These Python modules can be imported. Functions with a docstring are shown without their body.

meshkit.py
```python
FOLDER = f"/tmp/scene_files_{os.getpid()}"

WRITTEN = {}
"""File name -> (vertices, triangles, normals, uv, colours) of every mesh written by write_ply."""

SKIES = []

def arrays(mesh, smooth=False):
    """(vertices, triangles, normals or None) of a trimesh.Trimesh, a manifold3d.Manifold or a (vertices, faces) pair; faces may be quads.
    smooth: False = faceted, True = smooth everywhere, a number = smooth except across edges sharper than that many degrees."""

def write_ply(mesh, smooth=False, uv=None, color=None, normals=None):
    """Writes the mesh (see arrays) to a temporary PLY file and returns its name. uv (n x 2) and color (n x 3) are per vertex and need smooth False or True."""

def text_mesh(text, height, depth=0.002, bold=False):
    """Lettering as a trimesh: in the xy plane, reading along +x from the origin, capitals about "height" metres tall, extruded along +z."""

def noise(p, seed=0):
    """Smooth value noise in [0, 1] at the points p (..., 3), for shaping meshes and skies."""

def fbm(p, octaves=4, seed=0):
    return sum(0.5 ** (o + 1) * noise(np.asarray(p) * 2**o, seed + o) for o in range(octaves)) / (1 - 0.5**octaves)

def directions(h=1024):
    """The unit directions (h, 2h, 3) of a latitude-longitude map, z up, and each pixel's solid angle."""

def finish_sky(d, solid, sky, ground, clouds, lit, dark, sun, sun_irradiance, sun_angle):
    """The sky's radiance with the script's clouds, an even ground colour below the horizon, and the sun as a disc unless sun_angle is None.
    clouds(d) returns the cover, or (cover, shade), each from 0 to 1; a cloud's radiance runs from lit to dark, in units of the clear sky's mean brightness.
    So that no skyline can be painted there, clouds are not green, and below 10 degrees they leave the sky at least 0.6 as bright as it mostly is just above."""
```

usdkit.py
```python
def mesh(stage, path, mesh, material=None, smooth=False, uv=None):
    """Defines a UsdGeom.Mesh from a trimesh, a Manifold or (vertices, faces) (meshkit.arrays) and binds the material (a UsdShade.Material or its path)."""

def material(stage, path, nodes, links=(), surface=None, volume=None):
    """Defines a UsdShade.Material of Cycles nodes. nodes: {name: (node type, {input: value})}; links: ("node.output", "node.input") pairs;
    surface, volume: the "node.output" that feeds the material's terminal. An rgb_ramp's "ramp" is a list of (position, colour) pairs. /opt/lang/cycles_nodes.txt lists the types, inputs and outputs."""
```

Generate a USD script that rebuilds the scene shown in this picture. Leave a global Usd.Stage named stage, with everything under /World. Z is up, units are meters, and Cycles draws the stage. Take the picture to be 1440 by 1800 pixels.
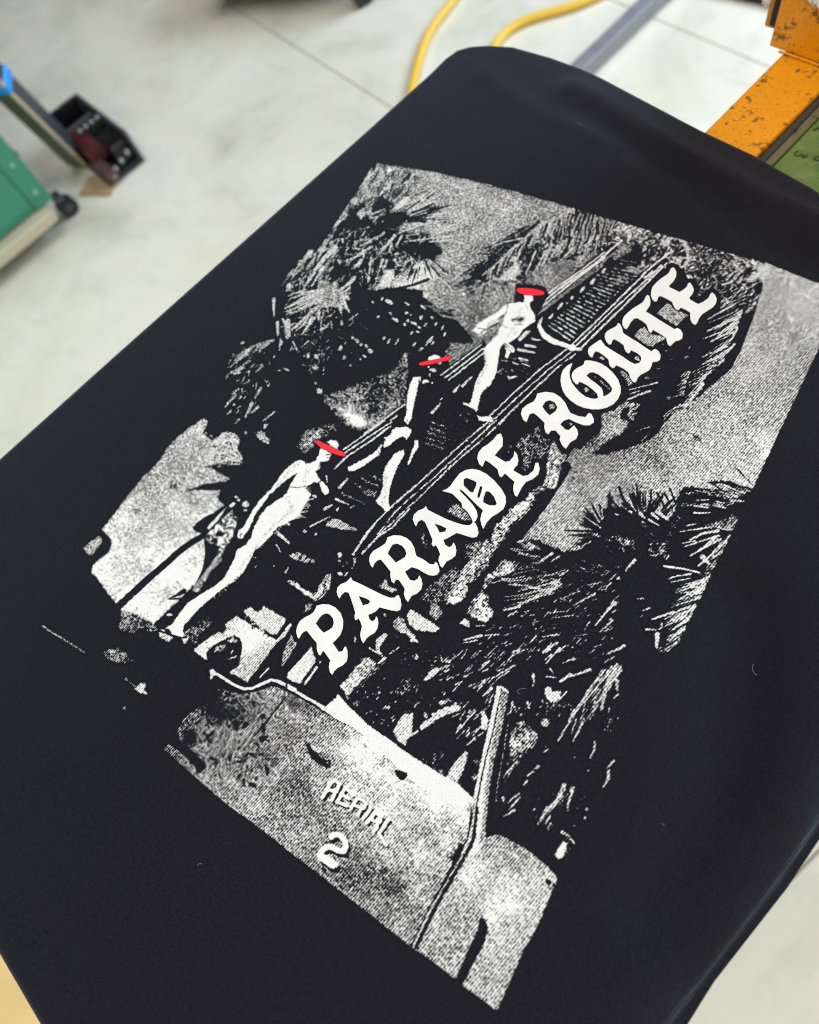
import math, random
import numpy as np
import trimesh, usdkit, meshkit
import manifold3d as m3
from shapely.geometry import Polygon, LineString, Point, MultiPolygon
from shapely import contains_xy, points as shp_points, distance as shp_distance
from scipy import ndimage
from scipy.spatial import Delaunay
from pxr import Usd, UsdGeom, UsdLux, UsdShade, Gf, Sdf, Vt

random.seed(7)
stage = Usd.Stage.CreateInMemory()
UsdGeom.SetStageUpAxis(stage, UsdGeom.Tokens.z)
UsdGeom.SetStageMetersPerUnit(stage, 1.0)
UsdGeom.Xform.Define(stage, '/World'); UsdGeom.Scope.Define(stage, '/World/Looks')

# ------------------------------------------------------------------ camera
Z0 = 0.90                                  # height of the shirt above the floor
RV = np.array([[0.8294983195703843, 0.5170116669972802, -0.21126162457626269],
               [0.4114563460694479, -0.8214754328864512, -0.3948186779310171],
               [-0.3776720973398578, 0.24057649376593493, -0.8941402225256404]])
# rows: camera right, camera down, view direction (world axes)
CAM = np.array([0.3498086, 0.0905906, Z0 + 0.3785168]); FPX = 1196.0
cam = UsdGeom.Camera.Define(stage, '/World/camera')
right, down, fwd = RV
M = np.eye(4); M[0, :3] = right; M[1, :3] = -down; M[2, :3] = -fwd; M[3, :3] = CAM
cam.AddTransformOp().Set(Gf.Matrix4d(*M.flatten().tolist()))
cam.CreateHorizontalApertureAttr(36.0); cam.CreateVerticalApertureAttr(45.0)
cam.CreateFocalLengthAttr(FPX / 1440 * 36)
cam.CreateFStopAttr(6.8); cam.CreateFocusDistanceAttr(0.405)
cam.CreateExposureAttr(0.12)
cam.CreateClippingRangeAttr(Gf.Vec2f(0.05, 200))

def at(x, y, z):
    """The point at height z that is seen at photograph pixel (x, y)."""
    d = right * (x - 720) / FPX + down * (y - 900) / FPX + fwd
    return CAM + d * (z - CAM[2]) / d[2]
def to_px(p):
    q = (np.asarray(p) - CAM) @ RV.T
    return np.stack([720 + FPX * q[..., 0] / q[..., 2], 900 + FPX * q[..., 1] / q[..., 2]], -1)

# ------------------------------------------------------------------ lamps
def rect_lamp(name, pos, look, w, h, power, color):
    l = UsdLux.RectLight.Define(stage, '/World/' + name)
    z = np.array(pos, float) - np.array(look, float); z /= np.linalg.norm(z)
    x = np.cross([0, 0, 1.0], z)
    x = x / np.linalg.norm(x) if np.linalg.norm(x) > 1e-6 else np.array([1.0, 0, 0])
    y = np.cross(z, x)
    m = np.eye(4); m[0, :3] = x; m[1, :3] = y; m[2, :3] = z; m[3, :3] = pos
    l.AddTransformOp().Set(Gf.Matrix4d(*m.flatten().tolist()))
    l.CreateWidthAttr(w); l.CreateHeightAttr(h); l.CreateIntensityAttr(power); l.CreateColorAttr(Gf.Vec3f(*color))
    p = l.GetPrim(); p.SetCustomDataByKey('kind', 'structure')
rect_lamp('ceiling_lamp', (-0.9, 0.6, 4.2), (-0.5, 0.6, 0), 3.6, 3.6, 3.3, (1.0, 0.985, 0.955))
rect_lamp('window_light', (1.6, 4.2, 2.6), (0.2, 1.2, 0.2), 3.0, 2.2, 11.5, (0.72, 0.87, 1.0))
rect_lamp('warm_right_light', (2.9, -2.2, 2.0), (0.4, 0.0, 0.5), 2.0, 2.0, 8.5, (1.0, 0.90, 0.74))  # warm area light from the right, behind the camera

# ------------------------------------------------------------------ helpers
used = {}
def path_of(parent, name):
    base = parent + '/' + name
    n = used.get(base, 0); used[base] = n + 1
    return base if n == 0 else f'{base}_{n:03d}'
def setd(p, label=None, category=None, group=None, kind=None):
    for k, v in (('label', label), ('category', category), ('group', group), ('kind', kind)):
        if v: p.SetCustomDataByKey(k, v)
    return p
def thing(name, label=None, category=None, group=None, kind=None):
    return setd(UsdGeom.Xform.Define(stage, path_of('/World', name)).GetPrim(), label, category, group, kind)
def part(parent, name, mesh, mat, smooth=False, label=None, uv=None):
    p = usdkit.mesh(stage, path_of(str(parent.GetPath()), name), mesh, mat, smooth, uv).GetPrim()
    return setd(p, label)
def solo(name, mesh, mat, smooth=False, **k):
    return setd(usdkit.mesh(stage, path_of('/World', name), mesh, mat, smooth).GetPrim(), **k)
def rounded_box(ext, r=0.003, T=None):
    e = np.array(ext) / 2 - r
    s = m3.Manifold.sphere(r, 12)
    m = m3.Manifold.batch_hull([s.translate((sx * e[0], sy * e[1], sz * e[2])) for sx in (-1, 1) for sy in (-1, 1) for sz in (-1, 1)])
    t = m.to_mesh(); t = trimesh.Trimesh(t.vert_properties[:, :3], t.tri_verts)
    if T is not None: t.apply_transform(T)
    return t
def frame(origin, x, y=None):
    """4x4 with x along the given direction, z up unless y is given."""
    x = np.array(x, float); x /= np.linalg.norm(x)
    y = np.cross([0, 0, 1.0], x) if y is None else np.array(y, float)
    y /= np.linalg.norm(y); z = np.cross(x, y)
    m = np.eye(4); m[:3, 0] = x; m[:3, 1] = y; m[:3, 2] = z; m[:3, 3] = origin
    return m
def tube(pts, r, sides=14):
    p = np.asarray(pts, float)
    t = np.gradient(p, axis=0); t /= np.linalg.norm(t, axis=1, keepdims=True)
    a = np.cross(t, [0, 0, 1.0]); a /= np.linalg.norm(a, axis=1, keepdims=True); b = np.cross(t, a)
    th = np.arange(sides) * 2 * np.pi / sides
    v = p[:, None] + r * (np.cos(th)[None, :, None] * a[:, None] + np.sin(th)[None, :, None] * b[:, None])
    n = len(p); f = []
    for i in range(n - 1):
        for j in range(sides):
            k = (j + 1) % sides
            f += [[i * sides + j, i * sides + k, (i + 1) * sides + k], [i * sides + j, (i + 1) * sides + k, (i + 1) * sides + j]]
    return trimesh.Trimesh(v.reshape(-1, 3), f, process=False)
def spline(pts, n):
    p = np.asarray(pts, float); s = np.r_[0, np.cumsum(np.linalg.norm(np.diff(p, axis=0), axis=1))]
    from scipy.interpolate import CubicSpline
    return CubicSpline(s, p)(np.linspace(0, s[-1], n))
def cyl(r, h, T, sides=28):
    m = trimesh.creation.cylinder(radius=r, height=h, sections=sides); m.apply_transform(T); return m

# ------------------------------------------------------------------ materials
L = '/World/Looks/'
def mat(name, nodes, links, surface='p.BSDF'):
    return usdkit.material(stage, L + name, nodes, links, surface=surface)
def paint(name, color, rough=0.5, metallic=0.0, var=0.12, scale=9.0, spec=0.5, bump=0.0):
    c = np.array(color)
    nodes = {'g': ('texture_coordinate', {}),
             'n': ('noise_texture', {'scale': scale, 'detail': 6.0, 'roughness': 0.65}),
             'r': ('rgb_ramp', {'ramp': [(0.3, tuple(c * (1 - var))), (0.7, tuple(np.minimum(c * (1 + var), 1)))]}),
             'rr': ('map_range', {'from_min': 0.3, 'from_max': 0.7, 'to_min': max(rough - .08, .02), 'to_max': rough + .08}),
             'p': ('principled_bsdf', {'metallic': metallic, 'specular_ior_level': spec})}
    links = [('g.object', 'n.vector'), ('n.fac', 'r.fac'), ('r.color', 'p.base_color'), ('n.fac', 'rr.value'), ('rr.result', 'p.roughness')]
    if bump:
        nodes['b'] = ('bump', {'strength': bump, 'distance': 0.001}); links += [('n.fac', 'b.height'), ('b.normal', 'p.normal')]
    return mat(name, nodes, links)

def worn_paint(name, color, wear, dirt, scale=60.0, amount=0.62):
    """Chipped shop paint: base coat with dark speckles, scuffs and rust."""
    c = np.array(color)
    nodes = {'g': ('texture_coordinate', {}),
             'n1': ('noise_texture', {'scale': scale, 'detail': 8.0, 'roughness': 0.7}),
             'n2': ('noise_texture', {'scale': scale * 6, 'detail': 5.0, 'roughness': 0.6}),
             'n3': ('noise_texture', {'scale': scale * 0.45, 'detail': 3.0, 'roughness': 0.6}),
             'r1': ('rgb_ramp', {'ramp': [(0.0, tuple(c * 0.82)), (0.45, tuple(c)), (0.6, tuple(np.minimum(c * 1.08, 1)))]}),
             's1': ('map_range', {'from_min': amount, 'from_max': amount + 0.05, 'to_min': 0.0, 'to_max': 0.85, 'clamp': True}),
             's2': ('map_range', {'from_min': 0.60, 'from_max': 0.66, 'to_min': 0.0, 'to_max': 0.75, 'clamp': True}),
             's3': ('map_range', {'from_min': 0.60, 'from_max': 0.72, 'to_min': 0.0, 'to_max': 0.55, 'clamp': True}),
             'm1': ('mix_color', {'b': wear}), 'm2': ('mix_color', {'b': dirt}), 'm3': ('mix_color', {'b': tuple(c * 0.45)}),
             'b': ('bump', {'strength': 0.35, 'distance': 0.0006}),
             'p': ('principled_bsdf', {'roughness': 0.45})}
    links = [('g.object', f'{n}.vector') for n in ('n1', 'n2', 'n3')] + [
        ('n1.fac', 'r1.fac'), ('n1.fac', 's1.value'), ('n2.fac', 's2.value'), ('n3.fac', 's3.value'),
        ('r1.color', 'm3.a'), ('s3.result', 'm3.fac'), ('m3.result', 'm1.a'), ('s1.result', 'm1.fac'), ('m1.result', 'm2.a'), ('s2.result', 'm2.fac'),
        ('m2.result', 'p.base_color'), ('n2.fac', 'b.height'), ('b.normal', 'p.normal')]
    return mat(name, nodes, links)

def cloth(name, ink=False):
    """Black jersey; ink=True lays white plastisol over it where the mesh attribute 'tone' beats the knit and the halftone grain."""
    rot = math.radians(-12.6)
    nodes = {'g': ('texture_coordinate', {}),
             'mp': ('mapping', {'rotation': (0, 0, -rot)}),
             'w': ('wave_texture', {'wave_type': 'bands', 'bands_direction': 'x', 'profile': 'sine', 'scale': 2 * math.pi / 0.00125 / 20, 'distortion': 0.6, 'detail': 1.0, 'detail_scale': 1.5}),
             'w2': ('wave_texture', {'wave_type': 'bands', 'bands_direction': 'y', 'profile': 'sine', 'scale': 2 * math.pi / 0.00085 / 20, 'distortion': 0.8, 'detail': 1.0, 'detail_scale': 1.0}),
             'nf': ('noise_texture', {'scale': 860.0, 'detail': 3.0, 'roughness': 0.65}),
             'nm': ('noise_texture', {'scale': 300.0, 'detail': 3.0, 'roughness': 0.6}),
             'nl': ('noise_texture', {'scale': 9.0, 'detail': 4.0, 'roughness': 0.55}),
             'h1': ('math', {'math_type': 'multiply_add', 'value2': 0.6}),
             'h2': ('math', {'math_type': 'multiply_add', 'value2': 0.25}),
             'b': ('bump', {'strength': 0.8, 'distance': 0.0003}),
             'cr': ('rgb_ramp', {'ramp': [(0.54, (0.0012, 0.0012, 0.0030)), (1.0, (0.0100, 0.0092, 0.0148))]}),
             'cm': ('math', {'math_type': 'multiply_add', 'value2': 0.25, 'value3': 0.0}),
             'p': ('principled_bsdf', {'roughness': 0.9, 'specular_ior_level': 0.18, 'sheen_weight': 0.24, 'sheen_roughness': 0.34, 'sheen_tint': (0.58, 0.74, 1.0)})}
    links = [('g.object', 'mp.vector'), ('mp.vector', 'w.vector'), ('mp.vector', 'w2.vector'), ('g.object', 'nf.vector'), ('g.object', 'nm.vector'), ('g.object', 'nl.vector'),
             ('w.fac', 'h1.value1'), ('nf.fac', 'h1.value3'), ('w2.fac', 'h2.value1'), ('h1.value', 'h2.value3'),
             ('h2.value', 'b.height'), ('b.normal', 'p.normal'),
             ('nl.fac', 'cm.value1'), ('w.fac', 'cm3.value1'), ('nf.fac', 'cm3.value3'), ('cm3.value', 'cm2.value1'), ('cm.value', 'cm2.value3'), ('cm2.value', 'cr.fac')]
    nodes['cm2'] = ('math', {'math_type': 'multiply_add', 'value2': 1.15}); nodes['cm3'] = ('math', {'math_type': 'multiply_add', 'value2': 0.20})
    if not ink:
        links.append(('cr.color', 'p.base_color'))
        return mat(name, nodes, links)
    nodes.update({'t': ('attribute', {'attribute': 'tone'}),
                  'k1': ('math', {'math_type': 'multiply_add', 'value2': 0.26, 'value3': -0.13}),   # knit lines
                  'k2': ('math', {'math_type': 'multiply_add', 'value2': 0.7, 'value3': -0.35}),   # fine grain
                  'vd': ('voronoi_texture', {'dimensions': '3D', 'feature': 'f1', 'scale': 640.0, 'randomness': 0.9}), 'k3': ('math', {'math_type': 'multiply_add', 'value2': 0.50, 'value3': -0.24}),   # mid grain
                  'a1': ('math', {'math_type': 'add'}), 'a2': ('math', {'math_type': 'add'}),
                  'kk': ('math', {'math_type': 'multiply'}), 'env': ('map_range', {'from_min': 0.0, 'from_max': 0.25, 'to_min': 0.0, 'to_max': 1.0, 'clamp': True}),
                  'env2': ('map_range', {'from_min': 1.0, 'from_max': 0.8, 'to_min': 0.15, 'to_max': 1.0, 'clamp': True}),
                  'ee': ('math', {'math_type': 'multiply'}),
                  'a3': ('math', {'math_type': 'add'}),
                  'th': ('map_range', {'range_type': 'smoothstep', 'from_min': 0.2, 'from_max': 0.8, 'to_min': 0.0, 'to_max': 1.0, 'clamp': True}),
                  'mx': ('mix_color', {'b': (0.74, 0.73, 0.712)}), 'pr': ('mix_float', {'a': 0.22, 'b': 0.0})})
    links += [('w.fac', 'k1.value1'), ('nf.fac', 'k2.value1'), ('g.object', 'vd.vector'), ('vd.distance', 'k3.value1'), ('k1.value', 'a1.value1'), ('k2.value', 'a1.value2'),
              ('a1.value', 'a2.value1'), ('k3.value', 'a2.value2'), ('t.fac', 'env.value'), ('t.fac', 'env2.value'), ('env.result', 'ee.value1'), ('env2.result', 'ee.value2'),
              ('a2.value', 'kk.value1'), ('ee.value', 'kk.value2'), ('kk.value', 'a3.value1'), ('t.fac', 'a3.value2'), ('a3.value', 'th.value'),
              ('cr.color', 'mx.a'), ('th.result', 'mx.fac'), ('mx.result', 'p.base_color'), ('th.result', 'pr.fac'), ('pr.result', 'p.sheen_weight')]
    return mat(name, nodes, links)

M_cloth = cloth('black_jersey')
M_print = cloth('halftone_print', True)
def ink(name, color, rough=0.55):
    return mat(name, {'g': ('texture_coordinate', {}), 'n': ('noise_texture', {'scale': 1500.0, 'detail': 2.0}), 'm': ('noise_texture', {'scale': 70.0, 'detail': 3.0}),
                      'r': ('rgb_ramp', {'ramp': [(0.3, tuple(np.array(color) * 0.89)), (0.7, color)]}),
                      'b': ('bump', {'strength': 0.7, 'distance': 0.00015}), 'p': ('principled_bsdf', {'roughness': rough, 'specular_ior_level': 0.3})},
               [('g.object', 'n.vector'), ('g.object', 'm.vector'), ('n.fac', 'b.height'), ('b.normal', 'p.normal'), ('m.fac', 'r.fac'), ('r.color', 'p.base_color')])
M_white = ink('white_ink', (0.74, 0.73, 0.70))
M_red = ink('red_ink', (0.80, 0.004, 0.022))

def concrete(name):
    nodes = {'g': ('texture_coordinate', {}),
             'n1': ('noise_texture', {'scale': 1.6, 'detail': 7.0, 'roughness': 0.62, 'distortion': 0.6}),
             'n2': ('noise_texture', {'scale': 5.5, 'detail': 8.0, 'roughness': 0.7, 'distortion': 1.1}),
             'n3': ('noise_texture', {'scale': 260.0, 'detail': 3.0}),
             'r1': ('rgb_ramp', {'ramp': [(0.30, (0.45, 0.45, 0.375)), (0.46, (0.64, 0.62, 0.53)), (0.60, (0.70, 0.68, 0.60)), (0.75, (0.62, 0.62, 0.56))]}),
             'r2': ('rgb_ramp', {'ramp': [(0.28, (0.84, 0.875, 0.87)), (0.5, (1, 1, 1)), (0.72, (0.97, 0.95, 0.90))]}),
             'm': ('mix_color', {'blend_type': 'multiply', 'fac': 0.85}),
             'rr': ('map_range', {'from_min': 0.3, 'from_max': 0.7, 'to_min': 0.22, 'to_max': 0.42}),
             'b': ('bump', {'strength': 0.08, 'distance': 0.0008}),
             'p': ('principled_bsdf', {'specular_ior_level': 0.5})}
    links = [('g.object', 'n1.vector'), ('g.object', 'n2.vector'), ('g.object', 'n3.vector'), ('n1.fac', 'r1.fac'), ('n2.fac', 'r2.fac'), ('r1.color', 'm.a'), ('r2.color', 'm.b'),
             ('m.result', 'p.base_color'), ('n2.fac', 'rr.value'), ('rr.result', 'p.roughness'), ('n3.fac', 'b.height'), ('b.normal', 'p.normal')]
    return mat(name, nodes, links)
M_floor = concrete('polished_concrete')
M_joint = paint('joint_sealant', (0.36, 0.31, 0.22), 0.8)
M_orange = worn_paint('worn_orange_paint', (0.76, 0.295, 0.002), (0.10, 0.052, 0.010), (0.26, 0.075, 0.006), 100, 0.562)
M_green_plate = worn_paint('scratched_green_paint', (0.10, 0.178, 0.042), (0.15, 0.21, 0.085), (0.05, 0.10, 0.016), 90, 0.57)
M_olive = worn_paint('grimy_olive_edge', (0.12, 0.115, 0.055), (0.04, 0.035, 0.025), (0.09, 0.08, 0.05), 60, 0.6)
M_dark = paint('dark_brown', (0.035, 0.03, 0.026), 0.75)
M_green = paint('green_enamel', (0.035, 0.22, 0.135), 0.42, 0, 0.08, 6)
M_cream = paint('cream_steel', (0.46, 0.42, 0.31), 0.5, 0, 0.1, 8)
M_black = paint('black_plastic', (0.008, 0.008, 0.01), 0.42)
M_grey = paint('dark_grey_steel', (0.042, 0.046, 0.058), 0.45)
M_greyg = paint('grey_green_steel', (0.075, 0.09, 0.062), 0.5)
M_steel = paint('grey_painted_steel', (0.19, 0.20, 0.225), 0.38, 0.0, 0.16, 30)
M_chrome = paint('bright_bolt_metal', (0.30, 0.31, 0.32), 0.5, 1.0)
M_redbrown = paint('red_brown_enamel', (0.07, 0.014, 0.013), 0.45)
M_brown = paint('brown_rust', (0.07, 0.035, 0.028), 0.6)
M_blue = paint('bright_blue_plastic', (0.01, 0.28, 0.85), 0.35)
M_yellow = paint('yellow_rubber', (0.74, 0.47, 0.05), 0.45, 0, 0.05, 14)
M_wood = paint('pale_yellow_board', (0.78, 0.58, 0.27), 0.5, 0, 0.1, 5)
M_tan = paint('tan_floor_tone', (0.34, 0.24, 0.14), 0.7)
M_scrib = paint('faded_marker', (0.035, 0.06, 0.015), 0.7)
M_screw = paint('painted_screw', (0.16, 0.36, 0.27), 0.3)
M_paper = paint('torn_paper', (0.75, 0.72, 0.68), 0.85)

# ------------------------------------------------------------------ the floor: concrete slabs between saw-cut joints
A1 = at(390, 0, 0)[:2]; A2 = at(690, 190, 0)[:2]
d1 = (A2 - A1) / np.linalg.norm(A2 - A1); d2 = np.array([-d1[1], d1[0]])
o2 = at(1440, 1495, 0)[:2]
vA = float(A1 @ d2); uB = float(o2 @ d1)
vC = float(at(1240, 70, 0)[:2] @ d2)
flo = thing('floor', 'pale polished concrete floor with saw-cut joints', 'floor', kind='structure')
us = [-9, uB, 9]; vs = [-9, min(vA, vC), max(vA, vC), 9]
if abs(vA - vC) < 0.15: vs = [-9, vA, 9]
g = 0.0025
for i in range(len(us) - 1):
    for j in range(len(vs) - 1):
        e = (us[i + 1] - us[i] - 2 * g, vs[j + 1] - vs[j] - 2 * g, 0.06)
        c = d1 * (us[i] + us[i + 1]) / 2 + d2 * (vs[j] + vs[j + 1]) / 2
        b = trimesh.creation.box(e); b.apply_transform(frame((c[0], c[1], -0.03), (d1[0], d1[1], 0)))
        part(flo, 'concrete_slab', b, M_floor)
b = trimesh.creation.box((18.2, 18.2, 0.02)); b.apply_transform(frame((0, 0, -0.013 - 0.0), (d1[0], d1[1], 0)))
b.vertices[:, 2] = np.where(b.vertices[:, 2] > -0.013, -0.004, -0.09)
part(flo, 'joint_filler', b, M_joint)

# ------------------------------------------------------------------ things on the floor
# thin pale yellow sheet for the yellow floor tone, lower left
b = rounded_box((0.5, 0.7, 0.012), 0.002, frame(at(18, 1790, 0.006) + np.array([-0.21, -0.12, 0]), (0.97, -0.22, 0)))
solo('yellow_floor_sheet', b, M_wood, 30, label='thin pale yellow sheet on the floor at the lower left shirt corner', category='board')

# yellow hose: one loop that passes behind the shirt
hp = [(835, -45), (812, -18), (793, 6), (760, 49), (739, 98), (724, 160), (722, 215), (750, 255), (805, 225), (840, 150), (866, 88), (884, 62), (924, 36), (1000, 13), (1060, -12), (1120, -45)]
hose = tube(spline([at(x, y, 0.012) for x, y in hp], 120), 0.0125)
solo('yellow_hose', hose, M_yellow, True, label='yellow rubber hose looping across the concrete behind the shirt', category='hose')

# grey steel bar behind the shirt
e0 = at(1022, 108, 0.05); e1 = at(1140, -5, 0.05); dv = e1 - e0; dv[2] = 0
e1 = e1 + dv * 0.5; e0 = e0 - dv * 0.9; ctr = (e0 + e1) / 2
w_ = 0.042
bar = thing('steel_bar', 'grey painted square steel bar lying low behind the black shirt', 'steel bar')
part(bar, 'beam', rounded_box((np.linalg.norm(e1 - e0), w_, 0.042), 0.004, frame((ctr[0], ctr[1], 0.029), dv)), M_steel, 30)
for f in (0.06, 0.94):
    q = e0 + (e1 - e0) * f
    part(bar, 'foot_block', rounded_box((0.05, w_ * 0.8, 0.009), 0.001, frame((q[0], q[1], 0.0045), dv)), M_dark)

# dark crate at the top edge and a black wheel
q0 = at(1262, -4, 0.0); q1 = at(1352, 15, 0.0); dv = q1 - q0; n_ = np.array([-dv[1], dv[0], 0]); n_ /= np.linalg.norm(n_)
if n_[1] < 0: n_ = -n_
c = (q0 + q1) / 2 + n_ * 0.16
solo('dark_mat', rounded_box((0.75, 0.32, 0.02), 0.004, frame((c[0] + 0.2, c[1] - 0.02, 0.01), dv)), M_black, 30, label='dark rubber mat on the floor beside the orange plate', category='mat')
q = at(640, -14, 0.03)
wh = thing('castor_with_shade_box', 'black castor at the top edge, with an added box out of view that shades the floor', 'trolley')
qd_ = at(512, -98, 0.12); part(wh, 'added_shade_box', rounded_box((0.62, 0.30, 0.05), 0.006, frame((qd_[0], qd_[1], 0.14), (0.95, 0.31, 0))), M_dark, 30)  # box added out of view to cast a shadow on the floor
Tm = frame((q[0], q[1], 0.05), (0.3, 0.95, 0), (0, 0, 1)); part(wh, 'tyre', cyl(0.05, 0.034, Tm), M_black, 40)
part(wh, 'hub', cyl(0.022, 0.042, Tm), M_grey, 40)

# green cabinet on castors, left
zb = 0.085
p0 = at(93, 347, zb); p1 = at(0, 424, zb); a = p1 - p0; a[2] = 0; a /= np.linalg.norm(a)
n = np.array([-a[1], a[0], 0]);  n = n if n[0] > 0 else -n
def cab(u, d, z): return p0 * [1, 1, 0] + a * u + n * d + np.array([0, 0, z])
cabinet = thing('green_cabinet', 'green sheet-metal cabinet on black castors at the left edge', 'cabinet')
Wc, Dc, Hc = 0.95, 0.5, 0.78
part(cabinet, 'body', rounded_box((Wc - 0.006, Dc, Hc), 0.004, frame(cab(Wc / 2 + .003, -Dc / 2 - 0.002, zb + Hc / 2), a)), M_green, 30)
part(cabinet, 'edge_flange', rounded_box((0.058, 0.006, Hc), 0.002, frame(cab(0.029, 0.001, zb + Hc / 2), a)), M_green, 30)
part(cabinet, 'door_panel', rounded_box((Wc - 0.09, 0.005, Hc - 0.03), 0.002, frame(cab(0.064 + (Wc - 0.09) / 2, 0.0015, zb + Hc / 2 + 0.005), a)), M_green, 30)
for k in range(7):
    Tm = frame(cab(0.03, 0.0055, zb + 0.045 + k * 0.09), a, (0, 0, 1))
    part(cabinet, 'screw', cyl(0.008, 0.005, Tm, 14), M_screw, 40)
part(cabinet, 'base_rail', rounded_box((Wc - 0.02, 0.055, 0.035), 0.006, frame(cab(Wc / 2 + 0.02, 0.012, zb - 0.021), a)), M_cream, 30)
for u, d in ((0.0, -0.02), (0.85, -0.02), (0.0, -0.42), (0.85, -0.42)):
    Tm = frame(cab(u - 0.018, d, 0.030), a, (0, 0, 1))
    cw = part(cabinet, 'castor', cyl(0.030, 0.026, Tm), M_black, 40)
    part(cw, 'castor_hub', cyl(0.012, 0.034, Tm, 16), M_grey, 40)
    part(cabinet, 'castor_fork', rounded_box((0.03, 0.045, 0.012), 0.002, frame(cab(u - 0.01, d, 0.068), a)), M_grey, 30)

# machine stand: square post rising out of the frame, black foot with red-brown motor
pb = at(136, 277, 0.02); pt = at(-150, -2, 0.62)
pd = pt - pb; PL_ = np.linalg.norm(pd); pd /= PL_
stand = thing('machine_stand', 'square grey machine post leaning out of a black foot with silver bolts', 'machine stand')
camd = CAM - (pb + pt) / 2; camd -= pd * (camd @ pd); camd /= np.linalg.norm(camd); side = np.cross(pd, camd)
s_ = 0.052
def post_frame(x, y, u=0.5):
    m = np.eye(4); m[:3, 0] = x; m[:3, 1] = y; m[:3, 2] = pd; m[:3, 3] = pb + pd * PL_ * u; return m
q1 = (camd + side) / math.sqrt(2); q2 = (side - camd) / math.sqrt(2)
part(stand, 'post', rounded_box((s_, s_, PL_), 0.003, post_frame(q1, q2)), M_grey, 30)
Tq = post_frame(q1, q2); Tq[:3, 3] -= q2 * (s_ / 2 + 0.002)
part(stand, 'cover_plate', rounded_box((s_ - 0.004, 0.003, PL_ - .01), 0.001, Tq), M_greyg, 30)
Tc = post_frame(camd, side); Tc[:3, 3] += camd * (s_ * 0.7071 - 0.001)
part(stand, 'corner_highlight', rounded_box((0.006, 0.012, PL_ - .008), 0.002, Tc), M_cream, 30)  # cream strip paints the highlight along the post corner
# the foot box: open black trough
f0 = at(104, 188, 0.10); f1 = at(209, 284, 0.05)
fd = f1 - f0; fd[2] = 0; Lf = np.linalg.norm(fd); fd /= Lf; fn = np.array([-fd[1], fd[0], 0])
def ft(u, v, z): return f0 * [1, 1, 0] + fd * u + fn * v + np.array([0, 0, z])
HF = 0.10; WF = 0.13
foot = part(stand, 'foot_trough', rounded_box((Lf, WF, 0.014), 0.003, frame(ft(Lf / 2, 0, 0.012), fd)), M_black, 30)
part(foot, 'side_wall', rounded_box((Lf, 0.012, HF), 0.003, frame(ft(Lf / 2, WF / 2, HF / 2 + .004), fd)), M_grey, 30)
part(foot, 'side_wall', rounded_box((Lf * 0.45, 0.012, HF), 0.003, frame(ft(Lf * 0.2, -WF / 2, HF / 2 + .004), fd)), M_black, 30)
part(foot, 'end_wall', rounded_box((0.012, WF - .014, HF), 0.003, frame(ft(0.006, 0, HF / 2 + .004), fd)), M_black, 30)
part(foot, 'cross_wall', rounded_box((0.014, WF - .02, HF * 0.9), 0.003, frame(ft(Lf * 0.36, 0, HF / 2), fd)), M_grey, 30)
part(foot, 'end_block', rounded_box((Lf * 0.32, WF * 0.42, HF * 0.75), 0.008, frame(ft(Lf * 0.78, WF * 0.22, HF * 0.42), fd)), M_black, 30)
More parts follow.
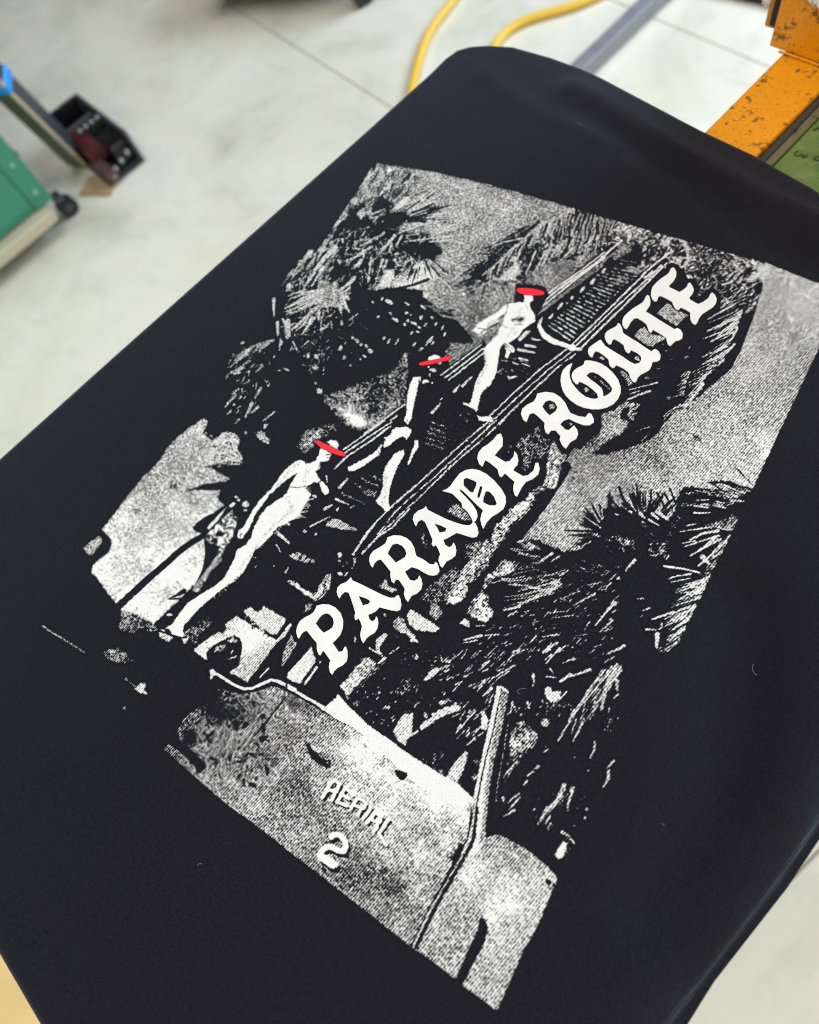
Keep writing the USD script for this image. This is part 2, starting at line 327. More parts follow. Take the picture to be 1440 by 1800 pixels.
part(stand, 'motor', cyl(0.030, Lf * 0.36, frame(ft(Lf * 0.58, -WF * 0.20, 0.062), fn, (0, 0, 1)) @ trimesh.transformations.rotation_matrix(0, [0, 0, 1])), M_redbrown, 40)
part(stand, 'lever', rounded_box((Lf * 0.36, 0.04, 0.03), 0.006, frame(ft(Lf * 0.86, -WF * 0.34, 0.03), fd)), M_brown, 30)
for k in range(4):
    Tm = frame(ft(Lf * 0.56, WF * (0.36 - 0.17 * k), 0.105), fd)
    sp = trimesh.creation.icosphere(2, 0.008); sp.apply_transform(Tm); part(stand, 'bolt', sp, M_chrome, True)
for k, (u, v, z) in enumerate([(0.99, 0.28, 0.055), (1.01, 0.05, 0.05), (1.0, -0.16, 0.04), (1.02, -0.3, 0.028)]):
    sp = trimesh.creation.icosphere(2, 0.009); sp.apply_transform(frame(ft(Lf * u, WF * v, z), fd)); part(stand, 'bolt', sp, M_chrome, True)
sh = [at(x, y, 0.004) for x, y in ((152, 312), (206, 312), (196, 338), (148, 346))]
part(stand, 'tan_floor_patch', rounded_box((np.linalg.norm(sh[1] - sh[0]), 0.075, 0.008), 0.001, frame(sum(sh) / 4, sh[1] - sh[0])), M_tan)  # flat piece added for the tan of a lit floor shadow
# blue clip round the post
uu = np.linspace(0, 1, 300); pr = to_px(pb + pd * PL_ * uu[:, None]); uc = float(uu[np.argmin(np.abs(pr[:, 0] + 4))])
part(stand, 'blue_clip', rounded_box((s_ + 0.012, s_ + 0.012, 0.034), 0.008, post_frame(q1, q2, uc)), M_blue, 30)

# ------------------------------------------------------------------ the press: arm, plate, platen
za = Z0 - 0.026
press = thing('printing_press_arm', 'worn orange press arm and scratched green plate holding the shirt', 'press arm')
l0 = at(1376, 94, za); l1 = at(1243, 228, za); r0 = at(1440, 167, za); r1 = at(1332, 272, za)
ey = (l0 - l1) / np.linalg.norm(l0 - l1); ex = np.cross(ey, [0, 0, 1.0])
wa = float((r1 - l1) @ ex); yl = float(l0 @ ey)
org = l1 - ey * float((l1) @ ey)                                    # foot of the arm's left edge
def arm(x, y, z): return org + ex * x + ey * y * 1.0 + np.array([0, 0, z - za])
ya, yb = 0.30, yl + 0.012
part(press, 'arm_bar', rounded_box((wa, yb - ya, 0.045), 0.0015, frame(arm(wa / 2, (ya + yb) / 2, za - 0.0225), ex)), M_orange, 30)
gx0 = wa + 0.0035
part(press, 'gap_strip', rounded_box((0.006, yb - ya, 0.03), 0.0008, frame(arm(wa + 0.0035, (ya + yb) / 2, za - 0.019), ex)), M_dark, 30)  # dark strip laid in the gap between arm and green plate
part(press, 'plate_edge', rounded_box((0.0065, 0.40, 0.012), 0.0015, frame(arm(gx0 + 0.0068, yb - 0.06, za - 0.0085), ex)), M_olive, 30)
gp = rounded_box((0.24, 0.40, 0.012), 0.002, frame(arm(gx0 + 0.0105 + 0.12, yb - 0.06, za - 0.009), ex))
plate = part(press, 'green_plate', gp, M_green_plate, 30)
# scratched pencil marks on the green plate: two loops like "co" and a short hook
zs_ = za - 0.0026
def scr(pts, w=0.00055): return tube(spline([at(x, y, zs_) for x, y in pts], 24), w, 6)
X5 = lambda x, y: (1320 + x / 9.475, 150 + y / 9.475)
for loop in ([(790, 1100), (745, 1105), (722, 1135), (760, 1165), (820, 1168), (850, 1150), (850, 1165), (880, 1195), (930, 1190), (945, 1165), (925, 1150)],
             [(850, 1140), (870, 1170), (900, 1160)], [(1137, 1185), (1080, 1195), (1050, 1215), (1090, 1240), (1137, 1250)]):
    part(plate, 'scribble', scr([X5(*q) for q in loop], 0.0004), M_scrib, True)
for cx, cy, w, h in ((770, 745, 26, 40), (1110, 715, 60, 30)):
    part(plate, 'chip', scr([X5(cx - w, cy + h), X5(cx, cy), X5(cx + w, cy - h)], 0.0007), M_dark, True)
# upright end plate of two layers
b0 = at(1351, 82, za + 0.001); b1 = at(1440, 113, za + 0.001); bd = b1 - b0; bd[2] = 0; bd /= np.linalg.norm(bd); bn = np.array([-bd[1], bd[0], 0])
Hp = 0.16; Wp = 0.24
c = b0 + bd * Wp / 2 + bn * 0.004
part(press, 'end_plate', rounded_box((Wp, 0.007, Hp), 0.0015, frame((c[0], c[1], za + 0.001 + Hp / 2), bd)), M_orange, 30)
ks = np.linspace(-0.03, 0.03, 601)
kb = ks[np.argmin(np.abs(to_px(b0 + bd * ks[:, None] + bn * 0.0105 + np.array([0, 0, .006]))[:, 0] - 1342.5))]
kg = ks[np.argmin(np.abs(to_px(b0 + bd * ks[:, None] + bn * 0.0076 + np.array([0, 0, .006]))[:, 0] - 1349))]
c2 = b0 + bd * (Wp / 2 + kb) + bn * 0.0135
part(press, 'back_plate', rounded_box((Wp, 0.006, Hp - 0.004), 0.0015, frame((c2[0], c2[1], za + 0.005 + Hp / 2), bd)), M_orange, 30)
c3 = b0 + bd * (Wp / 2 + kg) + bn * 0.0092
part(press, 'gap_filler', rounded_box((Wp, 0.003, Hp - 0.01), 0.0008, frame((c3[0], c3[1], za + 0.006 + Hp / 2), bd)), M_dark, 30)  # dark strip that fills the gap between the two plates
rng = np.random.default_rng(3)
def torn(px, py, depth_off, s):
    base = b0 + bn * depth_off
    d = right * (px - 720) / FPX + down * (py - 900) / FPX + fwd
    t = float((base - CAM) @ bn / (d @ bn)); q = CAM + d * t
    m = trimesh.creation.icosphere(2, s); m.vertices *= [1, 0.25, 1]; m.vertices += rng.normal(0, s * 0.16, m.vertices.shape); m.apply_transform(frame(q, bd)); return m
part(press, 'torn_tape', torn(1348, 3, 0.012, 0.0035), M_paper)
part(press, 'torn_tape', torn(1434, -3, -0.004, 0.005), M_paper)
# yellow weld line where the plate meets the arm
part(press, 'weld_bead', tube(spline([b0 + bd * (0.010 + 0.21 * k / 8) - bn * 0.001 + np.array([0, 0, 0.0003 * (k % 2)]) for k in range(9)], 30), 0.001, 8), M_orange, True)

# ------------------------------------------------------------------ the shirt
SX = np.array([0.9755, -0.22]); SY = np.array([0.22, 0.9755])
RE = 0.010
edge_px = [(0, 808), (200, 628), (400, 450), (560, 307), (640, 236), (695, 186), (751, 136), (779, 108), (801, 92), (829, 84), (862, 83), (907, 89), (973, 106), (1029, 125), (1062, 139), (1112, 164), (1196, 206), (1240, 229), (1332, 272), (1440, 333)]
E = [at(x, y, Z0 - RE * 0.55 - 0.012 * min(max((x - 850) / 350, 0), 1) * (y < 400))[:2] for x, y in edge_px]
top_edge = LineString([tuple(q) for q in E[-9:]] + [(0.52, 0.44)])
tx0, tx1 = E[-9][0], E[-4][0]
Rr = [at(x, y, Z0 - 0.0165)[:2] for x, y in [(1440, 1476), (1380, 1565), (1316, 1647), (1255, 1725), (1209, 1800)]]
Hm = [at(x, y, Z0 - RE)[:2] for x, y in [(80, 1800), (0, 1663)]]
out = E + [np.array([0.40, 0.4925]), np.array([0.470, 0.4695]), np.array([0.494, 0.452]), np.array([0.503, 0.43]), np.array([0.500, 0.40]), np.array([0.480, 0.29])] + Rr + [np.array([0.398, -0.10]), np.array([0.385, -0.165]), np.array([0.37, -0.175])] + Hm + [np.array([-0.135, -0.082]), np.array([-0.152, -0.074]), np.array([-0.156, -0.06])]
OUT = Polygon([tuple(p) for p in out]).buffer(0)
OUT = OUT.buffer(-0.006).buffer(0.006).buffer(0.004).buffer(-0.004).simplify(0.0002)
ridge_pts = [tuple(at(x, y, Z0 - 0.010)[:2]) for x, y in [(1580, 1190), (1500, 1330), (1440, 1437), (1369, 1544), (1301, 1633), (1216, 1743), (1173, 1800), (1120, 1890)]]
inner_ridge = LineString(ridge_pts)
right_side = Polygon(ridge_pts + [(ridge_pts[-1][0] + 0.3, ridge_pts[-1][1] - .1), (ridge_pts[0][0] + 0.3, ridge_pts[0][1])])
fold_lines = [([(1010, 150), (1120, 215), (1230, 275), (1330, 330), (1450, 380)], 0.0042, 0.013), ([(1040, 190), (1180, 290), (1320, 400), (1450, 470)], -0.0036, 0.014),
              ([(1180, 250), (1300, 330), (1450, 420)], 0.0012, 0.005), ([(1300, 1060), (1285, 1250), (1245, 1420), (1165, 1600)], -0.0085, 0.022), ([(1450, 1080), (1430, 1250), (1380, 1400)], 0.0025, 0.018),
              ([(850, 130), (950, 200), (1080, 250)], 0.0012, 0.010), ([(60, 1500), (200, 1640), (330, 1780)], 0.0012, 0.03), ([(1000, 1700), (1120, 1560), (1180, 1400)], 0.0008, 0.02)]
fold_lines = [(LineString([tuple(at(x, y, Z0)[:2]) for x, y in p]), h, s) for p, h, s in fold_lines]
def zshirt(xy):
    pts = shp_points(xy); d = shp_distance(OUT.exterior, pts)
    k = np.clip((RE - d) / RE, 0, 1)
    z = -RE * (1 - np.sqrt(np.clip(1 - k * k, 0, 1)))
    dr = shp_distance(inner_ridge, pts); beyond = contains_xy(right_side, xy[:, 0], xy[:, 1])
    lip = np.where(beyond, -0.010 - 2.2 * np.minimum(dr, 0.0022) - 0.18 * np.maximum(dr - 0.0022, 0), -0.010 * np.clip(1 - dr / 0.028, 0, 1) ** 2.2)
    z = np.where(beyond | ((dr < 0.03) & (d < 0.05)), lip, z)
    z -= 0.015 * np.clip(1 - shp_distance(top_edge, pts) / 0.10, 0, 1) ** 2 * np.clip((xy[:, 0] - tx0) / (tx1 - tx0), 0, 1)
    for l, h, s in fold_lines:
        z += h * np.exp(-(shp_distance(l, pts) / s) ** 2) * np.clip(d / 0.01, 0, 1)
    n = meshkit.fbm(np.c_[xy * 9, np.zeros(len(xy))]) if hasattr(meshkit, 'fbm') else 0
    return Z0 + z + 0.0008 * n * np.clip(d / 0.02, 0, 1)
def ring_pts(poly, step):
    r = poly.exterior; k = max(int(r.length / step), 8)
    return np.array([r.interpolate(i / k, normalized=True).coords[0] for i in range(k)])
x0, y0, x1, y1 = OUT.bounds
gx, gy = np.meshgrid(np.arange(x0, x1, 0.0036), np.arange(y0, y1, 0.0036)); G = np.c_[gx.ravel(), gy.ravel()]
core = OUT.buffer(-0.0125); G = G[contains_xy(core, G[:, 0], G[:, 1])]
G = G + np.random.default_rng(1).normal(0, 0.0003, G.shape)
bnd = ring_pts(OUT, 0.0025)
rings = [bnd] + [ring_pts(OUT.buffer(-d), 0.0025) for d in (0.0002, 0.0008, 0.0018, 0.003, 0.0045, 0.0062, 0.008, 0.0096, 0.0112)]
P2 = np.vstack(rings + [G]); tri = Delaunay(P2).simplices
cen = P2[tri].mean(1); tri = tri[contains_xy(OUT.buffer(1e-6), cen[:, 0], cen[:, 1])]
ab, ac = P2[tri[:, 1]] - P2[tri[:, 0]], P2[tri[:, 2]] - P2[tri[:, 0]]
ar = ab[:, 0] * ac[:, 1] - ab[:, 1] * ac[:, 0]; tri = tri[np.abs(ar) > 1e-12]; ar = ar[np.abs(ar) > 1e-12]
tri[ar < 0] = tri[ar < 0][:, ::-1]
zz = zshirt(P2); nb = len(bnd)
V = [np.c_[P2, zz]]; F = [tri]; nv = len(P2)
prev = np.arange(nb); nrm2 = np.roll(bnd, -1, 0) - np.roll(bnd, 1, 0); nrm2 = np.c_[nrm2[:, 1], -nrm2[:, 0]]; nrm2 /= np.linalg.norm(nrm2, axis=1, keepdims=True)
if not OUT.contains(Point(bnd[0] - nrm2[0] * 0.003)): nrm2 = -nrm2
ccw = OUT.exterior.is_ccw
for dz, inn in ((0.005, 0.0002), (0.009, 0.001), (0.012, 0.004), (0.013, 0.009)):
    V.append(np.c_[bnd - nrm2 * inn, zz[:nb] - dz]); cur = np.arange(nb) + nv; nv += nb
    nx, px_ = np.roll(cur, -1), np.roll(prev, -1)
    q = np.vstack([np.c_[prev, cur, nx], np.c_[prev, nx, px_]]); F.append(q if ccw else q[:, ::-1]); prev = cur
shirt = thing('t_shirt', 'black T-shirt with white halftone photo print and PARADE ROUTE lettering, stretched on the press', 't-shirt')
part(shirt, 'fabric', (np.vstack(V), np.vstack(F)), M_cloth, True)
board = OUT.buffer(-0.011)
pm = m3.CrossSection([np.array(board.simplify(0.001).exterior.coords)[:-1]], m3.FillRule.NonZero).extrude(0.013).translate((0, 0, Z0 - 0.0255))
part(press, 'platen_board', pm, M_wood)

# ------------------------------------------------------------------ the print: drawn as a tone field, then carried by a fine mesh on the cloth
W_, H_ = 1500, 1810
T = np.zeros((H_, W_), np.float32)
rs = np.random.default_rng(11)
def vnoise(cell, seed):
    r = np.random.default_rng(seed); a = r.random((int(H_ / cell) + 4, int(W_ / cell) + 4)).astype(np.float32)
    z = ndimage.zoom(a, cell, order=3)[:H_, :W_]
    return z
N2, N4, N9, N25, N70 = vnoise(2.2, 1), vnoise(4, 2), vnoise(9, 3), vnoise(25, 4), vnoise(70, 5)
MOT = (0.22 * N9 + 0.4 * N25 + 0.3 * N70 + 0.16 * N4 + 0.16 * N2); MOT = (MOT - MOT.mean()) / MOT.std()
GRN = (0.4 * N4 + 0.6 * N2); GRN = (GRN - GRN.mean()) / GRN.std()
WX, WY = [(0.45 * vnoise(5, q) + 0.55 * vnoise(2.4, q + 20) - 0.5) * 2.2 for q in (6, 7)]
TILES = {'P': (0, 0, 1), 'A': (480, 270, 4.5), 'B': (800, 300, 4.5), 'C': (1120, 400, 4.5), 'D': (360, 480, 4.5), 'E': (640, 500, 4.5), 'F': (140, 720, 4.5), 'G': (400, 740, 4.5), 'H': (200, 980, 4.5),
         'I': (480, 960, 4.5), 'J': (620, 740, 4.5), 'K': (860, 440, 3.4286), 'L': (780, 840, 4.5), 'M': (1060, 820, 4.5), 'N': (760, 1140, 4.0), 'O': (440, 1180, 3.6), 'R': (680, 1420, 4.0),
         'Q': (1020, 540, 8.0), 'U': (1080, 460, 7.579), 'S': (970, 620, 9.6), 'V': (550, 1360, 9.0), 'X': (60, 1040, 2.483), 'Y': (560, 700, 3.0)}
def pts(s):
    """'A 1 2, 3 4' -> photograph pixels of the points (1,2), (3,4) of tile A."""
    t, r = s.strip().split(None, 1); ox, oy, k = TILES[t]
    return np.array([[ox + float(a.split()[0]) / k, oy + float(a.split()[1]) / k] for a in r.split(',')])
def win(p, pad):
    a = np.floor(p.min(0) - pad).astype(int); b = np.ceil(p.max(0) + pad).astype(int)
    return max(a[0], 0), max(a[1], 0), min(b[0], W_), min(b[1], H_)
def put(x0, y0, x1, y1, m, val):
    t = T[y0:y1, x0:x1]; v = val[y0:y1, x0:x1] if isinstance(val, np.ndarray) else val
    t += m * (v - t)
def inside(p, X, Y):
    c = np.zeros(X.shape, bool); q = np.roll(p, -1, 0)
    for (ax, ay), (bx, by) in zip(p, q):
        if ay == by: continue
        c ^= ((ay > Y) != (by > Y)) & (X < (bx - ax) * (Y - ay) / (by - ay) + ax)
    return c
def poly(s, val=1.0, warp=0.7, soft=0.5, op=1.0):
    p = pts(s) if isinstance(s, str) else np.asarray(s); x0, y0, x1, y1 = win(p, 3 + 3 * soft + warp)
    if x1 <= x0 or y1 <= y0: return
    Y, X = np.mgrid[y0:y1, x0:x1].astype(np.float32); m = np.zeros(X.shape, np.float32)
    wx, wy = WX[y0:y1, x0:x1] * warp, WY[y0:y1, x0:x1] * warp
    for dx, dy in ((-.25, -.25), (.25, -.25), (-.25, .25), (.25, .25)): m += inside(p, X + dx + wx, Y + dy + wy)
    m = ndimage.gaussian_filter(m / 4, soft) if soft else m / 4
    put(x0, y0, x1, y1, m * op, val)
def stroke(s, w, val=1.0, w1=None, warp=0.6, op=1.0):
    """A brush line; w, w1 its widths in tile units (pixels of the photograph for arrays) at start and end."""
    if isinstance(s, str): p = pts(s); k = TILES[s.strip()[0]][2]
    else: p = np.asarray(s, float); k = 1.0
    w1 = w if w1 is None else w1
    ra, rb = w / k / 2, w1 / k / 2; x0, y0, x1, y1 = win(p, max(ra, rb) + 3)
    if x1 <= x0 or y1 <= y0: return
    Y, X = np.mgrid[y0:y1, x0:x1].astype(np.float32); X = X + WX[y0:y1, x0:x1] * warp; Y = Y + WY[y0:y1, x0:x1] * warp
    seg = np.linalg.norm(np.diff(p, axis=0), axis=1); tot = seg.sum() + 1e-6; acc = 0; m = np.zeros(X.shape, np.float32)
    for (ax, ay), (bx, by), l in zip(p[:-1], p[1:], seg):
        t = np.clip(((X - ax) * (bx - ax) + (Y - ay) * (by - ay)) / (l * l + 1e-9), 0, 1)
        d = np.hypot(X - ax - t * (bx - ax), Y - ay - t * (by - ay)); r = ra + (rb - ra) * (acc + t * l) / tot; acc += l
        m = np.maximum(m, np.clip(0.5 + r - d, 0, 1))
    put(x0, y0, x1, y1, m * op, val)
def strokes(t, spec, val=0.9):
    """'x y x y w; ...' in tile units."""
    for q in spec.split(';'):
        f = [float(v) for v in q.split()]
        if len(f) < 5: continue
        w = f[-1]; c = ', '.join(f'{f[i]} {f[i + 1]}' for i in range(0, len(f) - 1, 2)); stroke(t + ' ' + c, w, val, w * 0.55)
def comb(s, n, d, ln, w, val, jit=0.12, seed=0, both=False):
    """n streaks that leave the line s in direction d."""
    p = pts(s); k = TILES[s.strip()[0]][2]; r = np.random.default_rng(seed + 100)
    cs = np.r_[0, np.cumsum(np.linalg.norm(np.diff(p, axis=0), axis=1))]
    a0 = math.atan2(d[1], d[0])
    for i in range(n):
        u = (i + r.random()) / n * cs[-1]; q = np.array([np.interp(u, cs, p[:, 0]), np.interp(u, cs, p[:, 1])])
        a = a0 + r.normal(0, jit); l = r.uniform(*ln) / k; ww = w / k * r.uniform(0.55, 1.3)
        v = val if np.isscalar(val) else r.choice(val); c = q + r.normal(0, 1.2, 2)
        bend = r.normal(0, 0.05) * l; dr = np.array([math.cos(a), math.sin(a)]); pe = np.array([-dr[1], dr[0]])
        stroke(np.array([c, c + dr * l * .5 + pe * bend, c + dr * l]), ww, v, ww * 0.35)
def fan(s, n, a0, a1, r0, r1, w, val, seed=0):
    c = pts(s)[0]; k = TILES[s.strip()[0]][2]; r = np.random.default_rng(seed + 500)
    for i in range(n):
        a = math.radians(r.uniform(a0, a1)); dr = np.array([math.cos(a), math.sin(a)]); u0 = r.uniform(r0, r0 + (r1 - r0) * 0.55) / k; u1 = min(u0 + r.uniform(0.2, 0.6) * (r1 - r0) / k, r1 / k)
        ww = w / k * r.uniform(0.5, 1.4); v = val if np.isscalar(val) else r.choice(val)
        stroke(np.array([c + dr * u0, c + dr * u1]), ww, v, ww * 0.4)
def scatter(s, n, d, ln, w, val, jit=0.25, seed=0):
    p = pts(s); k = TILES[s.strip()[0]][2]; r = np.random.default_rng(seed + 900); lo, hi = p.min(0), p.max(0); a0 = math.atan2(d[1], d[0]); done = 0
    for _ in range(n * 12):
        c = r.uniform(lo, hi)
        if not inside(p, np.array([c[0]]), np.array([c[1]]))[0]: continue
        a = a0 + r.normal(0, jit); l = r.uniform(*ln) / k; ww = w / k * r.uniform(0.5, 1.4); v = val if np.isscalar(val) else r.choice(val)
        dr = np.array([math.cos(a), math.sin(a)]) * l / 2; stroke(np.array([c - dr, c + dr]), ww, v, ww * 0.5); done += 1
        if done >= n: break
def dots(t, spec, val=0.92, rot=0.0, warp=0.8):
    """'x y rx ry; ...' ragged blobs in tile units."""
    ox, oy, k = TILES[t]; cr, sr = math.cos(rot), math.sin(rot)
    for q in spec.split(';'):
        f = [float(v) for v in q.split()]
        if len(f) < 3: continue
        rx, ry = f[2], f[3] if len(f) > 3 else f[2]; th = np.linspace(0, 2 * np.pi, 17)[:-1]; ex_, ey_ = np.cos(th) * rx, np.sin(th) * ry
        poly(np.c_[ox + (f[0] + ex_ * cr - ey_ * sr) / k, oy + (f[1] + ex_ * sr + ey_ * cr) / k], val, warp)
YY, XX = np.mgrid[0:H_, 0:W_].astype(np.float32)
def field(stops, mot=0.06, grn=0.0):
    """Smooth tone through (x, y, tone) samples plus mottling."""
    s = np.array(stops, np.float32); num = np.zeros_like(T); den = np.zeros_like(T)
    for x, y, v in s:
        w = 1 / (((XX - x) ** 2 + (YY - y) ** 2) + 900.0) ** 1.5; num += w * v; den += w
    return np.clip(num / den + mot * MOT + grn * GRN, 0.0, 1.0).astype(np.float32)
#PRINT_BEGIN
# --- skies
SKY1 = field([(690, 300, .60), (760, 330, .66), (850, 340, .56), (960, 370, .55), (1060, 410, .42), (760, 420, .60), (850, 430, .52), (940, 470, .40), (720, 510, .86), (770, 530, .62), (800, 570, .46), (830, 600, .36), (800, 640, .33), (880, 640, .26), (1000, 490, .36)], 0.07, 0.04)
poly('P 660 288, 762 303, 862 326, 962 353, 1062 384, 1120 400, 1150 420, 1060 470, 960 545, 900 585, 850 615, 795 648, 775 628, 790 612, 795 595, 808 575, 800 566, 780 560, 755 545, 700 540, 620 545, 560 540, 560 430, 600 366', SKY1, 1.5, 1.2)
SKY2 = field([(1360, 475, .74), (1430, 520, .78), (1400, 620, .68), (1340, 560, .66), (1340, 700, .68), (1260, 700, .68), (1300, 800, .74), (1220, 760, .64), (1180, 800, .60), (1130, 800, .50), (1040, 800, .40), (1010, 830, .45), (1000, 870, .60), (960, 900, .72), (1060, 850, .66), (1130, 850, .72), (1230, 840, .82), (1340, 800, .92), (1300, 850, .94), (930, 930, .55), (920, 970, .62), (1010, 930, .72)], 0.05, 0.03)
poly('P 1345 458, 1362 467, 1440 493, 1500 515, 1440 613, 1361 780, 1325 858, 1290 880, 1200 900, 1130 925, 1060 950, 1000 975, 905 985, 890 960, 920 920, 965 868, 985 830, 1000 800, 1012 788, 1050 800, 1100 790, 1150 770, 1170 740, 1200 715, 1232 695, 1262 668, 1285 650, 1300 622, 1318 575, 1330 540, 1340 505', SKY2, 1.4, 0.8)
SKY3 = field([(360, 745, .62), (330, 790, .62), (300, 830, .62), (270, 840, .70), (400, 790, .80), (350, 810, .66), (330, 850, .88), (230, 900, .88), (200, 960, .92), (260, 940, .88), (320, 920, .90), (300, 1000, .97), (200, 1010, .95), (350, 1000, .96), (250, 1050, 1.0)], 0.07, 0.05)
poly('F 985 70, 930 105, 870 145, 800 200, 740 260, 690 320, 640 400, 570 480, 500 540, 440 615, 380 690, 300 800, 215 910, 175 955, 215 985, 262 1060, 240 1130, 190 1165, 130 1210, 90 1275, 150 1350, 215 1440, 270 1500, 325 1585, 350 1600, 590 1700, 800 1500, 960 1340, 1000 1150, 990 1000, 1070 830, 1150 760, 1095 700, 1120 640, 960 640, 830 645, 1000 590, 1160 570, 1190 550, 1060 470, 990 455, 1100 430, 1180 430, 1240 445, 1290 430, 1290 370, 1245 310, 1275 250, 1240 200, 1170 175, 1130 190, 1100 215, 1050 240, 1010 220, 985 180, 1020 95', SKY3, 1.6, 1.0)
scatter('F 985 90, 1060 230, 1180 160, 1290 260, 1240 330, 1310 400, 1230 460, 1090 430, 1000 240', 90, (.5, .6), (3, 16), 9, [.02, .8, .02, .6], .9, 77)
scatter('F 760 420, 1000 330, 1200 300, 1180 480, 960 470, 760 560', 60, (.6, .5), (4, 22), 9, [.35, .45, .9], .9, 78)
# --- left sky details: pole, lamp, little leaf, birds, blurred badge
poly('F 30 1105, 80 1060, 150 1000, 180 1015, 170 1060, 110 1140, 80 1150', .72, 1.5, 1.4)
stroke('F 1010 985, 900 1050, 800 1120, 700 1210, 560 1330, 440 1440, 310 1560, 285 1590', 44, 0.0, 58)
poly('F 900 940, 930 900, 1000 850, 1070 820, 1130 770, 1220 745, 1200 790, 1120 850, 1040 930, 1020 965, 980 980, 930 975', 0.0)
stroke('F 1030 935, 1120 840, 1220 750', 30, 0.95, 30)
stroke('F 1045 950, 1130 860, 1240 755', 10, 0.0)
dots('F', '750 605 34 24', .1, 0.3, 4); dots('F', '745 600 9 7; 770 615 5 4', .8); dots('F', '465 795 22 16', .15, 0, 3); dots('F', '440 800 20 15', .5, 0, 4)
FIGDARK = field([(420, 870, .72), (390, 930, .6), (370, 990, .65), (375, 950, .55)], 0.22, 0.25)
poly('F 1180 760, 1250 830, 1250 900, 1220 1000, 1160 1090, 1110 1180, 1040 1300, 980 1440, 900 1440, 960 1350, 1000 1150, 990 1000, 1090 900', 0.0, 1)
poly('F 1210 790, 1250 870, 1215 1010, 1150 1120, 1070 1230, 1010 1340, 950 1440, 920 1440, 1000 1290, 1080 1160, 1120 1080, 1060 1070, 1000 1040, 1010 990, 1100 900', FIGDARK, 2, 0.8)
dots('F', '1115 985 26 22; 1070 1040 30 20', .05, 0, 2); dots('F', '1240 695 16 10; 1265 715 10 8; 1315 750 28 20; 1310 800 12 8; 1275 1000 24 26', .95)
stroke('H 720 120, 660 230, 560 330, 440 330', 46, 0.02, 8); stroke('H 560 270, 450 325', 40, 0.0, 6)
stroke('H 840 20, 760 100, 690 190, 640 260', 46, .6, 30); stroke('H 570 390, 480 440, 400 490, 320 540', 60, 0.0, 26); dots('H', '445 455 26 10', .95)
# --- bushes under the left sky
BUSH = field([(150 + 60, 1090, .35), (250, 1100, .3), (280, 1110, .42)], 0.14, 0.14)
poly('H 70 415, 180 450, 310 525, 360 570, 300 590, 200 560, 160 600, 90 590, 40 540', BUSH, 2, 1.6)
poly('H 380 570, 440 560, 470 640, 440 670, 390 650, 360 610', .9, 2, 1)
stroke('X 40 150, 70 172, 130 208, 222 266', 9, .62, 7, op=.85); poly('X 290 268, 370 245, 440 300, 400 310, 340 305', BUSH, 2, 1.6); poly('X 440 425, 465 398, 490 400, 482 425, 497 448, 470 445', .95, 1.2, 1); dots('X', '402 385 9 6; 395 507 9 7', .55, 0, 2); stroke('X 405 385, 450 420', 6, .4)
# --- left palm
TEX1 = field([(620, 330, .62), (660, 300, .60), (600, 400, .42), (560, 440, .20), (680, 360, .55), (720, 330, .62)], 0.22, 0.12)
poly('A 815 85, 760 140, 700 210, 640 300, 590 370, 520 480, 430 600, 470 610, 600 520, 760 560, 900 470, 1010 420, 1100 300, 1170 170, 1000 115', TEX1, 3, 1.5)
comb('A 820 110, 700 240, 600 380', 30, (-.35, .94), (60, 200), 24, [.7, .2, .75, .15], .35, 1)
fan('A 850 470', 46, -62, -5, 120, 430, 13, [.74, .30, .12, .62, .5], 2)
scatter('A 810 100, 1130 170, 1080 300, 950 400, 760 440, 560 560, 440 600, 600 380, 700 210', 170, (-.5, .82), (30, 110), 15, [.78, .12, .62, .2, .08], .32, 71)
dots('A', '730 260 20 50; 870 190 16 40; 760 320 40 24; 660 380 26 30; 830 240 14 40', .66, .5, 3)
fan('A 950 540', 60, -42, 8, 110, 470, 15, [.78, .12, .85, .06], 3)
poly('A 620 450, 700 400, 800 430, 900 400, 950 470, 1040 450, 1060 540, 980 600, 760 600, 560 620, 470 600, 560 520', .03, 5, 1.5)
dots('A', '860 410 75 50; 930 530 80 55; 620 560 80 60; 1030 500 40 40', .02, -.3, 4)
poly('A 945 445, 1000 390, 1060 340, 1090 350, 1050 400, 1010 440', .9, 1.5, 1)
dots('A', '700 485 34 32; 770 470 18 14; 640 370 26 20; 810 560 14 12; 870 540 10 14', .75, 0, 3); comb('A 700 430, 800 540', 9, (.8, -.5), (60, 150), 14, .7, .2, 4)
poly('A 430 610, 560 600, 800 560, 1000 620, 1240 640, 1330 770, 1300 830, 1200 850, 1060 900, 1000 960, 760 1090, 600 1110, 400 1000, 370 840, 430 720', .04, 5, 1.5)
scatter('A 400 640, 560 560, 800 600, 1000 640, 1240 680, 1280 820, 1060 900, 980 960, 760 1080, 560 1080, 380 960', 200, (-.55, .8), (14, 60), 11, [.6, .35, .75, .5], .6, 72)
scatter('A 340 660, 480 640, 520 800, 400 1000, 260 1080, 140 1060, 230 850', 110, (-.6, .8), (30, 110), 12, [.6, .4, .7, .06, .06], .3, 73)
scatter('A 100 1090, 420 1040, 560 1200, 420 1440, 100 1440', 90, (-.75, .45), (20, 90), 11, [.55, .4, .06, .7], .5, 74)
comb('A 470 720, 360 780, 250 850', 22, (-.62, .78), (120, 330), 18, [.62, .5, .75, .06], .18, 5)
strokes('A', '495 745 400 840 330 930 44; 450 780 340 930 26; 400 900 310 1050 24; 330 950 250 1060 20; 410 690 330 740 30; 300 780 250 830 34; 560 520 430 600 16; 520 560 440 600 14', .8)
